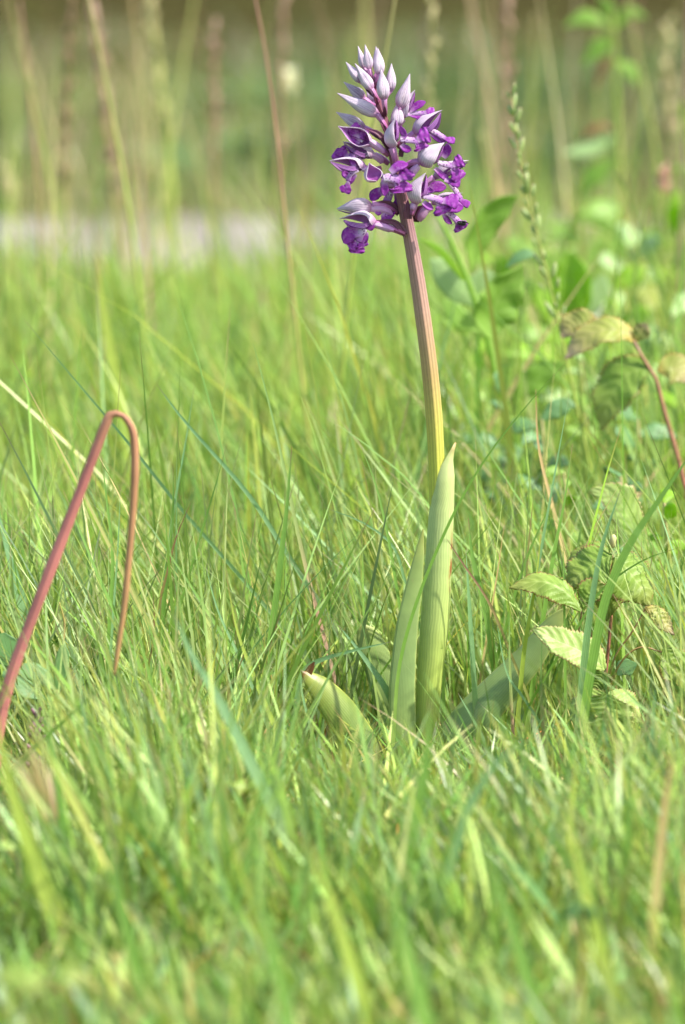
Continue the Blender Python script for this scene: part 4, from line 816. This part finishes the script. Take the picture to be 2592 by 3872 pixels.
bleaf(cn, [C4(1040, 920), C4(960, 900), C4(880, 930), C4(830, 990)], [40, 95, 90, 10], 'bramble_bronze', Y + .02, (0, -1, .3))
bleaf(cn, [C4(1370, 1180), C4(1290, 1180), C4(1200, 1230), D(1395, 915), D(1375, 985)], [10, 110, 150, 130, 6], 'bramble_leaf', Y, (-.3, -1, .5))
bleaf(cn, [C4(1400, 1190), C4(1470, 1170), C4(1530, 1190), C4(1600, 1260)], [10, 100, 110, 6], 'bramble_bronze', Y + .02, (.2, -1, .6))
Y = .005; foot = P(*E2(900, 1750), Y); foot.z = 0
br_ = plant('bramble_seedling', 'low young bramble with toothed leaves growing right of the orchid foot', 'bramble', foot)
addtube(br_, [E2(985, 420), E2(990, 700), E2(960, 1100), E2(930, 1400), E2(910, 1600)], [4, 6, 7, 8, 8], 'cane', Y + .02, 'cane', True)
for pts in ([E2(740, 870), E2(720, 1090), E2(800, 1350), E2(900, 1600)], [E2(760, 880), E2(820, 1060), E2(880, 1300), E2(900, 1600)], [E2(930, 1340), E2(920, 1480), E2(910, 1620)], [E2(1250, 850), E2(1140, 1040), E2(1000, 1250), E2(920, 1600)], [E2(1400, 1200), E2(1200, 1160), E2(1040, 1300), E2(920, 1600)]):
    addtube(br_, pts, [3, 4, 5], 'petiole', Y, 'petiole')
bleaf(br_, [E2(735, 870), E2(640, 740), E2(540, 670), E2(430, 630), E2(300, 640), E2(160, 682)], [10, 85, 105, 100, 62, 2], 'bramble_leaf', Y - .03, (.15, -.75, 1), fold=-.35)
bleaf(br_, [E2(745, 860), E2(800, 720), E2(870, 690), E2(955, 690)], [10, 90, 70, 2], 'bramble_leaf', Y - .025, (.1, -1, .5))
bleaf(br_, [E2(985, 420), E2(890, 460), E2(800, 520), E2(710, 590), E2(630, 690)], [10, 150, 165, 130, 4], 'bramble_leaf', Y - .005, (.1, -1, .75), cup=-.25, qamp=.0005)
bleaf(br_, [E2(980, 400), E2(880, 370), E2(780, 390), E2(690, 440), E2(610, 520)], [10, 70, 80, 60, 2], 'bramble_leaf', Y + .035, (-.1, -.8, 1), cup=-.2)
bleaf(br_, [E2(1010, 430), E2(1080, 500), E2(1150, 590), E2(1230, 700), E2(1290, 830)], [10, 170, 190, 150, 4], 'bramble_leaf', Y - .005, (.35, -1, .7), cup=-.3, qamp=.0005)
bleaf(br_, [E2(1000, 440), E2(985, 540), E2(960, 660), E2(950, 800), E2(940, 950)], [10, 110, 130, 90, 4], 'bramble_leaf', Y + .01, (0, -1, .3), cup=-.2, qamp=.0005)
MB().blob(P(*E2(990, 310), Y + .02), 14 * mpp(Y), up=(.1, 0, 1), stretch=2, bumpy=.15).build('leaf_bud', M['seed_pale'], br_)
bleaf(br_, [E2(925, 1335), E2(830, 1240), E2(700, 1170), E2(560, 1110), E2(440, 1050), E2(338, 1008)], [20, 110, 125, 100, 62, 2], 'bramble_pale', Y - .045, (.1, -1, .85), fold=.12)
bleaf(br_, [E2(1245, 840), E2(1330, 880), E2(1400, 960), E2(1480, 1060)], [10, 62, 70, 2], 'bramble_bronze', Y - .01, (.2, -1, .8))
bleaf(br_, [E2(940, 1530), E2(930, 1620), E2(920, 1720), E2(910, 1900)], [30, 190, 200, 8], 'bramble_pale', Y - .05, (-.1, -1, .9), cup=-.15)
bleaf(br_, [E2(950, 1530), E2(1040, 1580), E2(1120, 1650), E2(1210, 1760)], [20, 120, 130, 6], 'bramble_pale', Y - .045, (.1, -1, .9), cup=-.15)
bleaf(br_, [E2(930, 1530), E2(840, 1570), E2(740, 1650), E2(640, 1740)], [20, 110, 120, 6], 'bramble_pale', Y - .045, (-.1, -1, .9), cup=-.15)
bleaf(br_, [E2(910, 1350), E2(880, 1420), E2(850, 1480), E2(830, 1520)], [70, 80, 60, 6], 'bramble_leaf', Y - .03, (0, -1, .3))
bleaf(br_, [E2(1400, 1160), E2(1460, 1250), E2(1510, 1350), E2(1560, 1480)], [20, 110, 120, 6], 'bramble_leaf', Y - .04, (.1, -1, .5))
addleaf(br_, [E2(1180, 1290), E2(1120, 1310), E2(1070, 1330), E2(1030, 1380)], [10, 70, 70, 8], 'broad_leaf_dark', Y + .01, (0, -1, .5))
bleaf(br_, [D(1568, 1290), D(1480, 1280), D(1420, 1150), D(1350, 1120)][1:], [30, 130, 10], 'bramble_pale', Y + .12, (0, -1, .5))

# clover and odd leaves at the left
Y = -.06; foot = P(*E3(330, 1000), Y); foot.z = 0
cl = plant('clover', 'clover with dark green oval leaflets beside the foot of the red stalk', 'clover', foot)
addtube(cl, [E3(470, 470), E3(478, 300), E3(440, 150)], [4, 4, 3], 'petiole', Y, 'stem'); addtube(cl, [E3(440, 790), E3(410, 860), E3(350, 960)], [4, 4, 4], 'petiole', Y, 'stem', True)
addleaf(cl, [E3(430, 800), E3(445, 700), E3(460, 600), E3(470, 520), E3(474, 460)], [20, 48, 56, 44, 6], 'clover_leaf', Y - .005, (.1, -1, .1), fold=.2)
addleaf(cl, [E3(420, 790), E3(330, 720), E3(240, 660), E3(170, 620)], [16, 70, 76, 20], 'clover_leaf', Y, (0, -1, .7))
addleaf(cl, [E3(130, 640), E3(80, 560), E3(40, 460), E3(20, 380)], [20, 100, 110, 20], 'clover_leaf', Y + .03, (.2, -1, .2))
addleaf(cl, [E3(300, 860), E3(200, 800), E3(100, 700), E3(20, 680)], [16, 80, 90, 20], 'clover_leaf', Y + .01, (0, -1, .9))
def strap(pts, wd, Y, mat, label, name='leaf_strap'):
    wp = rooted(W3(pts, Y))[::-1]; s_ = mpp(Y)
    tag(MB().ribbon(wp, [wd * .8 * s_, wd * s_, wd * s_, wd * .3 * s_], (0, -1, .4), .2, 18, 4).build(name, M[mat], None, wp[0].copy()), label, 'leaf')
strap([E3(250, 400), E3(290, 540), E3(370, 690)], 30, -.04, 'pale_strap', 'short pale yellow strap leaf behind the red stalk foot')
strap([E3(400, 880), E3(500, 1060), E3(600, 1270), E3(700, 1440)], 38, -.16, 'pale_strap', 'pale yellow strap leaf slanting below the clover')
strap([E3(505, 1420), E3(560, 1600), E3(610, 1760), E3(650, 1880)], 44, -.22, 'blade_yellow', 'yellow green strap leaf below the pale yellow one')
# blurred brush of pinkish grass heads in the left foreground
Y = -.34; foot = P(*E3(440, 2400), Y); foot.z = 0
bh = plant('brush_grass', 'blurred pinkish brush like grass head in the left foreground', 'grass head', foot)
addtube(bh, [E3(380, 1700), E3(420, 2000), E3(440, 2200)], [6, 6, 6], 'stalk_tan', Y, 'stem', True)
for i in range(46):
    a = random.uniform(-1, 1); b = random.uniform(0, 1); x0, y0 = 380 + a * 30, 1750 + b * 200
    x1 = 250 + a * 190 + (b - .5) * 90; y1 = 1180 + abs(a) * 180 + b * 200
    s_ = mpp(Y)
    MB().ribbon(W3([(*E3(x0, y0), a * .006), (*E3((x0 + x1) / 2 + 12, (y0 + y1) / 2), a * .01), (*E3(x1, y1), a * .018)], Y), [8 * s_, 10 * s_, 2 * s_], (random.uniform(-1, 1), -1, 0), n=6, m=2).build('bristle', M['seed_pink' if i % 2 else 'seed_pale'], bh)
Y = -.1; foot = P(*E3(270, 1500), Y); foot.z = 0
ph = plant('purple_grass_head', 'small purple grass head low beside the red stalk foot', 'grass head', foot)
addtube(ph, [E3(290, 930), E3(280, 1200), E3(270, 1450)], [3, 3, 3], 'stalk_tan', Y, 'stem', True)
for i in range(26):
    f = i / 26; a = i * 2.4; c = P(270 * .5102 + (math.cos(a) * 60 * (.4 + f * .8)) * .5102, 2200 + (950 + f * 420) * .5102, Y + .01 * math.sin(a))
    MB().blob(c, .0009, 0, 5, 6, (math.cos(a), 0, 1.2), 2.2).build('spikelet', M['seed_purple'], ph)
# small broad leaves among the foreground turf
lab_n = 0
for (x, y, Y, r, mt, lab) in [(40, 1940, -.3, 60, 'bramble_pale', 'pale rounded weed leaves at the foot of the bright thick blade'), (560, 1800, -.26, 62, 'bramble_leaf', 'toothed weed leaves in the turf left of the orchid base'), (330, 1940, -.36, 50, 'clover_leaf', 'blurred weed leaves low in the left turf'), (90, 2240, -.72, 110, 'bramble_leaf', 'very blurred leafy weed tuft in the bottom foreground'), (1330, 2080, -.5, 36, 'clover_leaf', 'tiny clover patch in the right turf')]:
    f0 = P(*D(x, y), Y); f0.z = 0; g_ = plant('weed_rosette', lab, 'weed', f0); c = P(*D(x, y), Y); s_ = mpp(Y) * K
    for k in range(5):
        a = k * 1.257 + x; d_ = Vector((math.cos(a), .6 * math.sin(a), .25 + .2 * math.sin(k * 3)))
        MB().ribbon([c - Vector((0, 0, .003)), c + d_ * r * s_ * .5, c + d_ * r * s_ * .85 - Vector((0, 0, .002)), c + d_ * r * s_ * 1.1 - Vector((0, 0, .006))], [r * .1 * s_, r * .6 * s_, r * .55 * s_, 1 * s_], (0, -.3, 1), -.15, 14, 6, thick=.0003).build('leaf', M[mt], g_)
    MB().tube([Vector((f0.x, f0.y, -.004)), c], [.001, .0008], 6, 6).build('stem', M['petiole'], g_)
# dark leafy clumps in the meadow beyond the path
for (x, y, n, sz, lab) in [(740, 300, 26, .16, 'dark green leafy clump beyond the path left of the flower spike'), (600, 440, 22, .13, 'blurred leaf clump beyond the path near the tall bare stalk'), (1290, 320, 22, .15, 'dark leafy clump beyond the path right of the seeding grass'), (560, 360, 14, .12, 'small dark clump of leaves far in the meadow'), (1570, 230, 40, .2, 'big dark bush like clump far behind the tall leafy weed')]:
    v = (y * K - H_PX / 2) / H_PX / FH; d_ = FWD + RT * ((x * K - W_PX / 2) / H_PX / FH) - UPV * v
    t = CAM_LOC.z / -d_.z; c = CAM_LOC + d_ * t * .97; c.z = 0
    g_ = plant('leaf_clump', lab, 'clump', c)
    for k in range(n):
        a = random.uniform(0, 6.283); e_ = random.uniform(.5, 1.3); L = sz * random.uniform(.7, 1.5); d2 = Vector((math.cos(a), math.sin(a), e_)).normalized()
        b0 = c + Vector((random.uniform(-.12, .12), random.uniform(-.1, .1), 0))
        MB().ribbon([b0, b0 + d2 * L * .6, b0 + d2 * L + Vector((d2.x * .05, d2.y * .05, -.04))], [L * .06, L * .22, .003], (0, -.3, 1), -.1, 8, 2).build('leaf', M['clump_leaf'], g_)
for o in bpy.data.objects:
    if '_o' in o: del o['_o']
